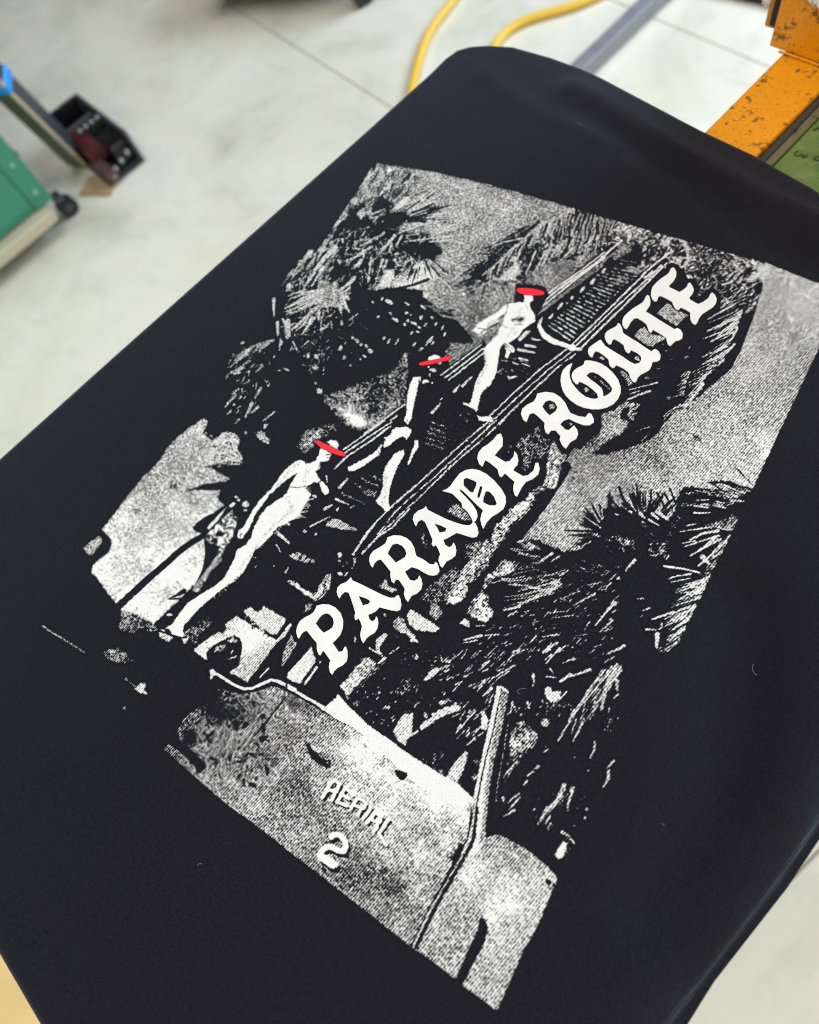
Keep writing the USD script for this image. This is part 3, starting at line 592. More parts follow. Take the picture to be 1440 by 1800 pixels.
strokes('A', '965 655 850 785 26; 1020 655 975 740 20; 940 720 920 785 18; 785 740 690 800 20; 780 700 690 735 14; 700 850 645 912 30; 780 830 755 1020 18; 870 840 820 1000 16; 900 850 880 912 18; 960 840 992 885 18; 1050 860 1020 930 20; 1430 690 1240 702 18; 1420 655 1040 702 14; 1190 560 980 640 14; 880 630 840 662 18; 1440 560 1250 640 14; 1440 590 1260 650 12; 830 660 690 735 12; 700 800 560 860 12; 640 830 600 870 12; 720 770 715 830 24; 550 680 555 705 20; 610 640 605 650 16; 740 660 742 680 12; 650 700 655 760 14; 520 850 530 875 16; 1150 640 1050 655 12', .82)
fan('A 1080 790', 26, 0, 180, 30, 150, 14, [.8, .04, .7], 6)
poly('A 900 920, 960 940, 950 1000, 920 1050, 820 1062, 860 1000', .92, 3, 1); poly('A 1100 880, 1180 870, 1240 930, 1300 990, 1200 1020, 1100 1065, 1060 1090, 1180 1100, 1250 1120, 1200 1160, 1120 1110, 1040 1085, 1010 1050, 1060 980', .93, 3, 1)
fan('A 1180 800', 40, 20, 165, 60, 260, 10, [.03, .03, .85], 7); dots('A', '1200 770 130 44; 1290 780 50 30', .03, .1, 4)
strokes('A', '1230 1000 1110 1045 920 1085 22; 1000 1085 1180 1110 30', .02)
poly('A 760 1085, 1010 1060, 1190 1100, 1190 1140, 1260 1200, 1440 1300, 1600 1500, 1200 1500, 600 1440, 560 1160, 660 1060', .02, 3, .8); dots('A', '1165 1105 24 20', .03)
fan('E 300 360', 30, -22, 40, 300, 480, 10, .05, 8)
strokes('A', '400 1080 230 1150 100 1230 22; 390 1130 250 1190 130 1250 20; 330 1090 140 1150 20; 260 1080 120 1130 12; 390 1170 220 1230 18; 330 1230 180 1380 26; 310 1320 240 1420 20; 260 1340 190 1400 22; 360 1120 200 1200 14; 130 1050 120 1080 50; 160 960 165 975 26; 500 1030 470 1190 20; 640 990 570 1060 30; 610 1070 530 1110 18; 560 1190 610 1260 26; 530 1200 540 1260 34; 560 1130 600 1150 50; 370 1260 360 1320 26; 670 1275 605 1320 14; 640 1340 600 1370 10; 545 1330 550 1360 18; 385 1300 380 1400 14; 420 1180 440 1260 14; 460 1330 470 1390 12; 120 1330 130 1440 40; 40 1340 40 1440 26', .74)
strokes('D', '548 212 550 340 26; 580 400 582 492 26; 655 400 655 512 42; 620 370 640 420 20; 700 550 745 632 16; 603 525 590 612 16; 930 150 640 285 22; 900 140 690 170 14; 935 200 740 290 16; 900 270 690 450 24; 870 360 780 480 20; 850 350 820 400 20; 1030 80 1020 245 18; 1180 60 1060 150 24; 1090 185 1145 315 22; 1070 260 1080 300 34; 905 320 905 380 18; 690 590 680 620 14; 820 540 780 580 12', .8)
comb('D 560 530, 380 580, 250 690', 16, (-.7, .7), (50, 130), 22, [.5, .62, .3], .2, 9)
strokes('D', '330 640 250 695 44; 380 590 320 640 24; 300 750 210 790 30; 280 790 230 800 22; 350 700 310 730 20; 460 735 410 785 22; 420 570 380 590 18; 310 550 290 565 18; 265 922 222 960 22; 242 970 165 1060 22; 445 915 400 990 28; 375 1030 325 1140 30; 425 1060 370 1110 24; 553 1100 463 1172 18; 275 1160 242 1190 18; 210 1090 180 1120 18; 300 920 300 945 16; 290 980 270 1000 18; 350 860 310 880 14; 480 1210 500 1200 24; 235 1040 225 1050 16', .66)
dots('D', '1170 513 14 12; 1205 540 24 14; 1238 570 12 14; 1283 583 18 10; 1313 622 16 14; 1268 665 20 7; 1232 686 8 8; 1105 672 10 22; 1150 735 5 14; 650 764 32 9; 590 775 10 8; 945 762 9 22; 936 802 7 8; 878 745 26 22; 1420 517 10 13; 1330 236 12 9; 1376 355 7 13; 1088 400 9 16; 518 720 9 12; 552 665 9 14; 490 858 10 8; 510 888 9 18; 878 875 12 10; 908 935 26 22; 880 660 20 16; 820 655 14 18; 1075 600 20 22; 610 560 8 20; 925 440 7 20; 1000 340 10 14; 1115 560 6 14', .78, .5, 1.6)
scatter('D 540 480, 760 440, 960 480, 1060 700, 860 840, 700 640, 560 620', 60, (-.4, .85), (10, 44), 9, [.35, .5, .25], .6, 75); scatter('D 200 640, 480 540, 460 760, 400 1100, 180 1160, 160 900', 70, (-.55, .8), (10, 50), 10, [.3, .45, .6], .4, 76)
scatter('D 900 200, 1300 250, 1250 800, 800 800, 780 500', 40, (.5, .8), (10, 50), 9, [.3, .5], .5, 10)
dots('E', '210 236 18 10; 250 285 32 14; 338 232 11 15; 350 290 12 13; 325 322 15 12; 370 246 12 10; 395 312 28 10; 440 345 18 10; 455 265 12 22; 490 326 8 16; 540 265 16 9; 378 390 10 18; 425 382 22 8; 530 440 12 36; 545 470 8 20; 200 452 8 26; 160 430 9 16; 262 460 6 30; 22 492 18 10; 52 530 22 12; 118 262 6 14; 200 143 34 16; 145 115 10 18; 70 145 10 8; 340 156 24 9; 470 188 28 9; 450 525 14 30; 330 565 9 22; 500 470 6 30; 570 320 8 16; 620 345 7 20; 640 400 8 20; 400 480 8 24; 10 570 22 8', .85, .55, 1.2)
GLOW = field([(705, 635, .42), (690, 650, .30), (660, 690, .28), (650, 730, .30), (720, 610, .35), (640, 760, .34)], 0.12, 0.16)
poly('E 330 540, 400 560, 440 520, 470 520, 420 600, 340 690, 330 760, 330 840, 340 950, 200 1030, 0 1150, 0 800, 150 720, 260 680, 300 600', GLOW, 5, 4)
GLOW2 = field([(600, 715, .5), (640, 760, .55), (570, 700, .4), (660, 740, .28), (680, 680, .22), (580, 770, .30), (540, 780, .34), (530, 800, .4)], 0.14, 0.16)
poly('D 950 990, 1050 940, 1230 880, 1440 820, 1440 1130, 1330 1230, 1190 1240, 1080 1160, 980 1070', GLOW2, 6, 4)
poly('D 1030 1040, 1110 1080, 1180 1110, 1230 1120, 1280 1180, 1330 1220, 1270 1210, 1200 1240, 1150 1190, 1090 1120', 1.0, 6, 2)
poly('D 740 1380, 760 1290, 850 1245, 1000 1200, 1075 1190, 1000 1280, 930 1320, 880 1330, 860 1360, 790 1430', GLOW2, 6, 3); dots('D', '450 1290 46 38; 500 1330 24 30; 320 1270 18 14; 480 1205 20 16', .68, .6, 4)
# --- right palm frond behind the ladder (top)
FR = field([(960, 430, .10), (900, 440, .2), (1040, 400, .3), (1090, 430, .35), (860, 480, .2), (980, 460, .25)], 0.22, 0.16)
poly('B 960 296, 850 350, 700 390, 600 430, 480 515, 350 590, 260 700, 150 800, 100 900, 40 1010, 160 960, 300 880, 450 900, 520 930, 560 850, 620 800, 700 740, 900 700, 1000 720, 1100 660, 1180 640, 1310 560, 1440 640, 1440 400, 1200 365, 1060 330', FR, 4, 1.2)
comb('B 720 385, 560 450, 420 540, 300 650, 200 760, 110 900', 46, (-.88, .42), (80, 210), 13, [.06, .04, .6], .16, 11)
comb('B 840 380, 700 420, 560 520, 450 620, 330 740, 230 830', 60, (-.42, .9), (90, 260), 15, [.05, .72, .04, .8, .5], .15, 12)
comb('B 1250 380, 1100 370, 960 330, 850 380, 760 420', 60, (-.25, .97), (80, 330), 15, [.05, .55, .04, .68], .12, 13)
stroke('B 945 300, 830 370, 740 400, 640 460, 570 520', 26, .72, 14); stroke('B 550 535, 380 570, 310 600', 14, .75, 8); stroke('B 560 550, 480 600, 400 680, 220 830', 20, .7, 10); stroke('B 790 370, 740 440, 730 500', 16, .8)
poly('B 330 860, 420 780, 500 720, 520 790, 460 870, 360 890', .84, 3, 1.5); stroke('B 330 850, 160 945', 14, .8, 6); fan('B 330 860', 22, 20, 100, 30, 170, 10, [.05, .6], 14)
strokes('B', '820 600 760 690 22; 760 600 690 760 24; 720 640 640 790 20; 640 640 570 800 18; 860 560 800 680 18; 930 560 900 620 20; 930 620 860 690 22; 1010 530 980 640 14; 1130 520 1110 640 18; 1060 560 1030 640 12; 600 740 560 820 14', .78)
comb('A 1440 1300, 1330 1290, 1200 1200', 8, (.95, .2), (60, 200), 8, [.7, .6], .1, 15)
# --- top right foliage round the ladder head
TR = field([(1130, 420, .35), (1180, 430, .40), (1230, 450, .25), (1300, 480, .24), (1320, 520, .30), (1270, 520, .24), (1140, 470, .40), (1300, 560, .42)], 0.20, 0.20)
poly('C 0 -10, 200 40, 360 70, 560 130, 780 220, 960 270, 1000 285, 930 320, 960 380, 930 470, 960 560, 930 640, 880 720, 660 660, 600 500, 620 430, 480 560, 400 420, 380 330, 300 330, 200 330, 0 420', TR, 4, 1.2)
scatter('C 0 20, 300 60, 500 150, 420 300, 200 330, 0 400', 70, (.6, -.75), (20, 90), 16, [.85, .03, .7, .05], .6, 16)
stroke('C 215 120, 280 80, 340 85, 385 140, 400 200, 395 270, 360 320', 34, .80, 20, 1.5); dots('C', '230 130 34 26; 240 260 22 40; 370 310 26 14; 60 360 40 18; 340 270 18 22', .85, -.5, 3)
scatter('C 430 120, 900 260, 950 420, 700 380, 620 480, 430 380', 90, (.8, -.6), (14, 50), 12, [.02, .45, .04, .5], .4, 17)
scatter('C 640 440, 740 350, 940 330, 960 540, 900 680, 680 640', 90, (.82, -.57), (40, 140), 12, [.03, .7, .04, .75], .2, 18)
poly('C 925 310, 1000 285, 1080 310, 1040 380, 980 430, 960 400, 890 440, 850 430, 900 400, 960 350', .86, 3, 1)
# frond streaks between the lettering and the right sky
poly('C 620 690, 880 690, 840 880, 790 1000, 690 1080, 600 1220, 530 1300, 480 1300, 400 1440, 330 1440, 330 1180, 470 1000, 550 800', .02, 2, .8)
comb('C 850 620, 800 760, 770 860, 720 960, 690 1030, 600 1120', 44, (-.86, .48), (150, 340), 15, [.88, .9, .03], .05, 19)
comb('C 640 1080, 560 1170, 500 1280, 420 1400', 22, (-.86, .45), (60, 170), 14, [.9, .85, .03], .07, 20)
strokes('C', '700 760 560 820 18; 720 640 560 730 14; 760 620 660 670 16; 720 590 670 640 20; 790 800 740 900 22; 770 930 700 1000 24; 520 1240 380 1430 26; 540 1190 410 1330 14', .9)
comb('C 420 1130, 380 1240, 360 1340', 14, (-.8, .45), (30, 90), 14, [.8, .6], .2, 21); dots('C', '390 1030 16 12; 250 970 26 8; 210 930 20 8; 410 950 12 8; 255 1350 24 14; 60 1190 40 6; 170 1120 14 6', .6, -.3, 2)
# fronds under R O U
strokes('Q', '1085 1068 880 1120 690 1170 24; 985 1185 800 1250 650 1318 34; 830 1185 700 1230 18; 930 1205 860 1215 14; 980 1000 910 1020 12; 1260 600 1200 625 14; 1300 735 1270 750 8; 1120 870 1080 880 8', .86)
comb('Q 620 1340, 820 1380, 760 1440', 12, (-.9, .45), (80, 200), 18, [.8, .7], .12, 22)
SK5 = field([(1070, 745, .66), (1060, 765, .62), (1040, 775, .45), (1090, 770, .7)], 0.06, .05)
poly('S 830 1030, 1000 990, 1200 880, 1300 840, 1330 880, 1200 960, 1160 1060, 1230 1130, 1320 1180, 1240 1290, 1150 1400, 1000 1440, 800 1440, 830 1260, 850 1180', SK5, 2, .8); dots('S', '1250 1060 90 90', .02, 0, 3); fan('S 1250 1080', 18, -60, 60, 40, 220, 26, [.85, .8, .03], 23)
poly('K 640 1230, 760 1145, 880 1080, 960 1065, 940 1100, 860 1150, 800 1195, 700 1235', .02, 1.5, .8); poly('K 560 1190, 640 1120, 800 1100, 700 1160, 600 1250, 540 1280', field([(1050, 780, .42), (1030, 800, .5)], .1, .12), 3, 2)
dots('K', '1250 1135 26 10', .2, .6, 3); strokes('K', '1230 1120 1270 1140 9', .05)
comb('K 960 1080, 1080 1000, 1160 930', 16, (-.8, .6), (60, 150), 12, [.03, .8, .03], .3, 24)
# --- ladder: rails, rungs, banister
for i in range(25):
    u = i / 21
    for j in range(17):
        if rs.random() < .30: continue
        v = (j + .5) / 17 + rs.normal(0, .010)
        a = np.array([340, 445]) * (1 - u) + np.array([735, 110]) * u; b = np.array([505, 560]) * (1 - u) + np.array([945, 150]) * u
        c = a * (1 - v) + b * v + rs.normal(0, 1.2, 2); c = np.array([860, 440]) + c / 3.4286; br = rs.choice([.95, .8, .6, .9]); l = rs.uniform(1.5, 5.0) * (1 - .3 * u); dr = np.array([.83, .5]) * l / 2
        stroke(np.array([c - dr, c + dr]), rs.uniform(2.0, 3.8) * (1 - .3 * u), br * (1 - .25 * max(u - .6, 0) / .4))
comb('K 800 130, 850 100', 8, (.9, .35), (60, 130), 10, .6, .05, 25); comb('B 1310 830, 1250 900', 8, (.97, .25), (60, 130), 9, .6, .05, 25)
stroke('K 735 60, 640 190, 500 310, 330 455', 34, 0.0); stroke('K 960 120, 720 330, 505 560, 460 600', 30, 0.0)
dots('K', '690 128 10 22; 625 190 10 24; 562 240 9 24; 500 290 8 14; 428 340 9 26; 372 402 8 22; 300 455 7 20; 212 512 12 30; 655 150 8 6; 470 320 8 8', .93, .62, 1)
rail = lambda s, w=10: stroke(s, w, .95, w, .9)
stroke('B 1250 610, 960 840, 660 1080', 66, .01); rail('B 1180 650, 960 820, 830 910, 710 1000', 13); rail('B 1318 556, 1100 745, 870 905, 690 1048', 17); rail('B 1190 690, 1000 830, 800 990, 636 1125', 15)
stroke('E 940 500, 640 730', 74, .01); rail('E 930 478, 800 580, 606 725', 11); rail('E 945 512, 780 640, 640 742', 13); rail('E 945 548, 800 660, 672 760', 13)
stroke('E 300 1000, 0 1235', 74, .01); rail('E 322 955, 160 1070, 0 1188', 12); rail('E 262 1040, 130 1140, 0 1240', 12); rail('E 215 1110, 110 1200, 0 1280', 9)
stroke('G 1270 20, 900 260', 54, .01); rail('G 1245 0, 1090 110, 920 228', 12); rail('G 1300 10, 1100 140, 910 270', 12); rail('G 1290 45, 1090 190, 940 290, 848 380', 13)
stroke('K 1060 70, 760 340, 500 590', 44, .01); rail('K 1095 10, 960 120, 750 330, 490 580', 11); rail('K 1040 90, 960 170, 770 340, 512 590', 10); rail('K 1070 80, 990 160, 800 350, 545 600', 12); rail('K 985 130, 935 170', 14)
rail('K 470 600, 320 710, 150 860, 0 1005', 9); rail('K 495 615, 360 720, 170 890, 0 1050', 8); rail('K 520 630, 400 720, 190 920, 0 1105', 10); dots('K', '500 590 26 22; 540 600 20 12', .95)
rail('J 1085 0, 860 190, 640 390, 440 570, 300 690, 200 790, 120 900, 0 1058', 12); rail('J 1135 0, 870 245, 640 455, 470 600, 330 730, 240 850, 200 905', 12); rail('J 1195 0, 1010 165, 820 325, 640 500, 470 660, 330 790, 220 900, 75 1052', 12)
for sh in (0, 1):
    scatter('J 40 1050, 300 740, 700 380, 1150 0, 1190 20, 720 420, 330 800, 100 1060', 50, (.75, -.65), (10, 40), 7, .02, .15, 30 + sh)
rail('G 1430 560, 1290 690, 1180 800, 1080 920, 1000 1060', 14); rail('G 1440 700, 1300 850, 1180 930, 1070 1050', 13)
strokes('E', '1280 485 1365 500 26; 1225 520 1345 545 26; 1330 435 1400 448 18; 1235 440 1310 375 30; 1230 590 1300 605 20; 1180 625 1230 640 14; 1250 630 1310 650 12; 1150 745 1210 730 22; 1060 700 1080 680 12; 1350 220 1440 145 16; 780 810 850 735 20; 715 850 755 800 24; 540 1020 605 945 24; 605 915 630 900 12; 1395 300 1410 270 24', .9)
scatter('E 1060 600, 1400 560, 1300 760, 1050 760', 30, (.9, .2), (8, 34), 9, [.6, .4], .4, 26)
for y in range(5): stroke('E %d %d, %d %d' % (525 - y * 10, 1090 + y * 42, 650, 1140 + y * 42), 14, .42, 8, 2.5)
scatter('E 520 1020, 900 1010, 850 1250, 520 1330', 46, (.8, .4), (6, 26), 7, [.4, .3], .4, 27)
for s in ('G 1060 455, 1190 520', 'G 910 578, 1090 660', 'G 1010 500, 1070 540', 'G 1120 430, 1220 470'): stroke(s, 13, .5, 9, 2.5)
poly('G 1060 560, 1130 540, 1190 570, 1150 610, 1090 590', .36, 3, 1.2)
strokes('G', '858 620 955 662 22; 888 530 952 460 24; 655 838 810 760 16; 770 700 830 665 22; 980 690 1010 670 10; 600 640 680 620 16; 390 980 425 1040 12; 400 890 490 968 34; 430 800 490 820 40; 465 1200 485 1160 18; 370 1150 372 1153 16; 220 1160 240 1145 8; 785 440 790 490 16', .88)
poly('G 780 825, 830 775, 900 790, 1040 872, 960 870, 860 850', .74, 2, .8); poly('G 480 1070, 560 1038, 610 1060, 680 1105, 690 1120, 620 1120, 560 1115, 520 1090', .8, 2.5, .8); scatter('G 530 1050, 690 1100, 640 1130, 560 1110', 9, (-.5, .8), (20, 50), 8, .02, .3, 28)
poly('G 475 1268, 515 1262, 600 1330, 690 1372, 725 1330, 760 1260, 805 1205, 825 1240, 812 1320, 760 1400, 700 1428, 640 1390, 560 1330', field([(540, 1040, .97), (570, 1030, .6), (575, 1020, .75)], .12, .12), 2, .7)
stroke('I 420 280, 400 380, 350 420', 10, .03); dots('G', '892 1062 20 22; 888 1108 12 9; 890 1212 22 16; 942 1225 17 28; 612 875 18 14; 700 898 14 12; 80 605 14 9; 92 632 12 9; 150 662 26 26; 142 708 14 10; 690 600 22 12; 870 700 12 16', .9, .2, 1.6)
poly('G 1000 1085, 1022 1080, 1016 1120, 1005 1165, 1000 1120', .85, 2, .7); scatter('G 880 1120, 1020 1080, 1010 1200, 880 1210', 10, (.7, -.5), (6, 18), 7, .7, .4, 29)
# --- the three women
def figure(s, val=.985, halo=1.2):
    poly(s, val, .9, .5)
poly('G 570 290, 800 130, 900 150, 880 250, 760 330, 600 330', .015, 2, 1.2); poly('E 340 560, 480 520, 640 560, 680 640, 600 720, 480 770, 360 720', .015, 2, 1.2); poly('B 470 1050, 480 900, 560 900, 720 920, 720 1000, 640 1120', .02, 2, 1.2)
stroke('B 640 1130, 720 980', 40, .02)
figure('G 785 165, 820 150, 858 155, 886 190, 870 226, 822 200'); figure('G 738 215, 720 270, 702 312, 735 328, 800 316, 816 292, 824 265, 790 240')
strokes('G', '780 272 820 268 8; 790 292 815 290 6', .1)
figure('G 715 310, 640 342, 618 322, 572 310, 530 330, 480 370, 430 420, 390 480, 340 550, 280 600, 220 680, 170 770, 130 840, 92 870, 84 915, 105 938, 125 930, 150 895, 185 840, 215 760, 260 690, 300 640, 330 590, 400 530, 470 470, 555 412, 500 505, 470 570, 440 602, 380 640, 320 680, 260 750, 220 830, 190 920, 150 980, 80 1020, 60 1090, 0 1200, -20 1240, -100 1310, -210 1370, -320 1450, -380 1530, -430 1600, -480 1640, -430 1690, -360 1715, -325 1700, -350 1660, -340 1620, -260 1530, -180 1450, -20 1320, 60 1270, 130 1200, 180 1110, 220 1030, 280 980, 350 910, 400 845, 490 800, 560 770, 600 700, 640 625, 667 582, 622 542, 628 520, 692 485, 730 500, 745 560, 780 590, 802 572, 806 538, 770 500, 722 450, 702 405, 738 370, 742 335')
strokes('G', '500 528 560 528 628 518 7; 720 490 790 450 10; 100 905 125 890 7; 108 912 104 935 6; 740 330 720 380 8; 620 330 628 348 10', .08)
comb('G 640 640, 590 730, 540 780', 26, (.8, .5), (16, 60), 8, [.9, .05], .5, 31); comb('G 480 810, 400 850, 330 940, 260 1010, 190 1100', 40, (.85, .4), (8, 40), 7, [.9, .03], .6, 32)
comb('G 120 1210, -20 1330, -170 1450', 24, (.7, .6), (8, 30), 7, [.8, .03], .5, 33)
poly('H 390 560, 440 570, 475 620, 430 615', .02, 1.5); poly('H 540 640, 575 640, 605 625, 590 660, 560 690', .95, 1); stroke('H 360 580, 450 610, 545 665', 16, .05, 12)
figure('E 505 605, 520 575, 560 558, 600 572, 610 600'); dots('E', '548 682 30 13; 512 655 9 10; 600 630 16 9; 520 720 10 14; 490 770 30 14; 540 780 10 8; 445 750 8 18; 470 785 14 8', .95)
figure('E 395 737, 438 732, 432 790, 424 850, 402 930, 384 1010, 380 1060, 350 1112, 316 1080, 336 1020, 340 930, 350 840, 370 770'); strokes('E', '345 1070 340 1100 6; 330 1110 325 1150 10', .1)
figure('J 310 78, 350 50, 430 50, 466 70, 456 112, 425 152, 400 120, 342 150, 300 190, 262 215, 236 210, 262 150, 246 135, 300 112'); figure('J 245 165, 225 220, 218 268, 150 315, 70 372, 0 405, -30 398, -40 370, 60 320, 160 260, 215 200')
strokes('J', '250 160 240 210 8; 200 235 220 270 6', .03)
figure('J 410 222, 408 272, 365 350, 332 430, 300 520, 286 620, 298 692, 270 728, 232 680, 175 635, 212 600, 240 520, 240 420, 262 360, 306 290, 350 250'); figure('J 495 155, 524 150, 520 215, 490 262, 446 356, 432 350, 450 290, 480 210')
figure('B 548 990, 612 990, 620 1030, 590 1048, 604 1102, 632 1150, 637 1196, 584 1230, 542 1262, 504 1322, 442 1362, 400 1368, 360 1400, 352 1440, 345 1500, 330 1600, 280 1700, 215 1760, 190 1830, 180 1900, 165 1910, 140 1885, 60 1850, 65 1835, 110 1850, 125 1838, 140 1780, 150 1720, 170 1660, 200 1600, 235 1560, 245 1500, 228 1440, 232 1400, 292 1350, 340 1300, 346 1250, 376 1220, 392 1160, 412 1112, 340 1205, 256 1270, 240 1290, 200 1305, 160 1285, 143 1262, 190 1210, 270 1160, 340 1120, 390 1078, 432 1052, 545 1042')
poly('B 440 1190, 520 1155, 545 1155, 550 1190, 500 1200, 460 1195', .12, 2, 1); strokes('B', '340 1210 200 1290 16; 240 1260 180 1250 8; 220 1320 190 1300 10; 380 1150 330 1190 14', .15)
dots('B', '210 1300 26 18; 280 1215 40 12', .85, -.5, 4)
figure('E 1100 460, 1150 470, 1195 510, 1190 545, 1165 540, 1135 592, 1115 582, 1122 530'); strokes('E', '1110 470 1180 520 7; 1100 480 1170 540 7', .05)
figure('B 655 1212, 672 1210, 690 1250, 722 1292, 800 1340, 882 1368, 960 1396, 950 1430, 860 1402, 760 1372, 692 1332, 660 1272'); figure('E 890 1035, 930 1050, 1000 1048, 1030 1062, 1000 1085, 940 1090, 912 1078')
for s in ('G 470 600, 520 700, 420 790, 300 900, 200 1040, 100 1180', 'G 560 330, 470 430, 380 540', 'G 640 400, 600 480, 660 560', 'B 520 1100, 460 1260, 400 1340', 'B 240 1440, 250 1540, 180 1700', 'J 270 420, 260 560, 240 660'):
    stroke(s, 34, .9, 14, 2.5, .4)
scatter('G 500 540, 650 590, 560 760, 400 830, 230 1010, 100 1190, 40 1170, 200 900, 400 620', 34, (.5, -.7), (4, 20), 6, .86, .6, 79)
strokes('B', '420 1060 405 1130 380 1180 8; 530 1220 470 1225 8; 560 1060 575 1110 7; 380 1230 420 1250 7; 470 1300 500 1270 8', .45)
# --- lower scene: crate squares, sphere, stumps
poly('H 975 460, 1080 530, 1200 600, 1295 660, 1230 760, 1150 870, 1058 988, 990 945, 920 915, 760 830, 630 735, 740 650, 830 590, 860 605, 890 580, 885 530', field([(400, 1120, .97), (470, 1130, .97), (425, 1195, .66), (380, 1145, .98)], .05, .03), 1, .6)
poly('H 780 490, 860 500, 890 560, 860 605, 820 570, 770 560', .02, 1.5)
poly('H 735 750, 800 690, 900 640, 960 618, 1010 650, 1020 720, 1005 800, 995 850, 930 905, 870 920, 780 880, 740 820', .02, 1, .6); poly('H 800 740, 850 690, 900 680, 890 720, 840 745', .55, 3, 1.5); dots('H', '945 655 32 22', .72, 0, 3); strokes('H', '945 740 930 770 16; 930 800 980 780 10; 960 790 900 810 8; 830 720 800 750 14', .85)
poly('H 1190 383, 1370 490, 1295 612, 1250 612, 1180 560, 1100 500, 1030 430, 1090 385, 1110 420, 1150 432, 1180 410', .93, 1, .6); comb('H 1050 460, 1130 530, 1230 610', 22, (-.4, .9), (20, 60), 10, [.02, .02, .9], .5, 34)
stroke('H 1395 540, 1350 620, 1300 655', 26, .95, 20); poly('H 1410 600, 1430 640, 1380 760, 1350 850, 1335 830, 1340 760', .62, 1.5); stroke('H 1225 880, 1160 950', 16, .95, 10)
poly('H 560 600, 700 480, 800 470, 760 560, 700 600, 650 690, 600 640', field([(350, 1100, .2), (370, 1095, .3)], .1, .12), 3, 2)
poly('I 345 780, 342 880, 330 930, 270 1015, 218 1090, 160 1075, 112 1045, 120 1000, 230 885, 300 800', .96, 1); stroke('I 350 958, 300 1030, 252 1092', 20, .95, 16); stroke('I 178 640, 190 700, 175 780, 130 850, 78 935', 34, .66, 26, 1.2); stroke('I 140 625, 80 700, 0 790', 24, .95, 16); dots('I', '348 885 10 10; 375 910 8 22; 330 900 8 30', .9); stroke('I 340 820, 350 900, 330 950', 9, .03)
stroke('I 300 470, 230 560', 40, .5, 26, 2); dots('I', '280 495 24 30; 260 520 10 20', .6, .5, 3)
poly('I 700 895, 760 880, 820 920, 800 980, 700 1070, 615 1160, 595 1212, 570 1150, 528 1110, 600 1040, 650 955, 700 930', field([(620, 1190, .95), (650, 1170, .8), (630, 1200, .5), (610, 1210, .95)], .12, .1), 2, .8); comb('I 800 990, 640 1150', 12, (.75, -.6), (30, 160), 8, [.4, .02, .5], .1, 35)
stroke('I 1000 800, 920 860', 14, .8, 10, 1.4); stroke('I 890 885, 838 932', 24, .92, 12); stroke('I 765 808, 880 880', 16, .9, 8); poly('I 820 740, 890 690, 912 710, 872 760, 842 810, 875 868, 812 822', .9, 2)
poly('I 955 592, 1000 560, 1040 580, 1062 650, 1130 710, 1145 770, 1095 755, 1060 690, 990 680, 950 640', field([(710, 1095, .9), (700, 1090, .6), (725, 1120, .8)], .12, .1), 2); poly('I 1060 540, 1100 510, 1200 570, 1330 652, 1280 682, 1180 670, 1110 660, 1072 602', .95, 2); poly('I 1250 440, 1330 480, 1345 540, 1300 590, 1240 540', .6, 4, 1.5)
poly('I 905 220, 928 300, 988 350, 970 382, 900 352, 835 325, 880 280', .76, 1.2); poly('I 1190 1070, 1240 990, 1300 958, 1332 975, 1275 1030, 1225 1062', .95, 1.6); stroke('I 1330 970, 1420 930', 16, .7, 10, 2); dots('I', '1140 880 14 26; 1335 890 8 30; 1385 910 22 16; 895 545 14 18; 675 670 8 12; 650 745 16 20; 900 1280 30 16; 830 1170 22 10; 750 1195 8 6; 985 715 10 10', .8, -.3, 2.5)
poly('I 930 1160, 1000 1110, 1060 1050, 1110 1070, 1060 1150, 980 1190', field([(700, 1210, .36)], .16, .2), 5, 2); poly('I 635 1240, 690 1205, 680 1270, 650 1280', .35, 3, 1.5)
poly('I 970 1440, 1040 1340, 1110 1320, 1090 1440', .92, 2); stroke('I 1200 1420, 1310 1340, 1440 1280', 46, .93, 40, 1.5); dots('I', '1345 1240 36 14; 1215 1335 14 18; 1380 1220 24 8', .8, -.5, 3)
poly('O 905 380, 965 280, 1030 268, 1025 400, 1000 420, 985 470, 940 450', .93, 1.5); stroke('O 1060 380, 1000 420', 14, .9); stroke('O 1090 355, 1180 285, 1250 240, 1320 232', 34, .94, 30, 1.5); dots('O', '1225 200 18 12; 1110 280 12 14; 1290 215 30 8', .85, -.4, 2); poly('O 1370 505, 1362 590, 1312 722, 1290 712, 1238 684, 1290 580', .93, 1.6, .7)
scatter('O 640 40, 1080 30, 1080 200, 900 350, 760 330', 60, (.7, -.6), (4, 22), 7, [.7, .4, .9], .7, 36); scatter('I 1000 780, 1440 780, 1440 1300, 1000 1300', 46, (.7, -.7), (6, 40), 8, [.8, .5], .5, 37); scatter('O 1080 480, 1240 500, 1220 660, 1090 560', 18, (.5, -.8), (8, 30), 7, [.6, .3], .4, 38)
# --- tree trunk with its shadow, speckled sky each side
SP = field([(830, 970, .34), (800, 1030, .36), (780, 1060, .42), (950, 800, .40), (930, 830, .34), (920, 780, .25), (740, 1040, .3)], .12, .16)
poly('L 170 540, 280 490, 330 500, 260 620, 200 660, 170 620', SP, 4, 2); poly('L 0 760, 100 720, 160 730, 100 850, 30 960, -60 990, -100 940', SP, 4, 2); poly('J 520 1400, 640 1290, 760 1190, 850 1170, 880 1180, 820 1300, 700 1430, 600 1440', SP, 4, 2)
poly('K 100 1210, 200 1130, 290 1060, 360 1120, 380 1180, 330 1250, 230 1330, 200 1330, 170 1240', SP, 6, 3); poly('J 540 910, 590 890, 620 960, 600 1010, 560 1000', SP, 4, 2)
TK = field([(985, 790, .62), (960, 860, .60), (940, 890, .78), (900, 920, .88), (870, 960, .93), (830, 1010, .92), (790, 1050, .93), (850, 980, .85)], .14, .16)
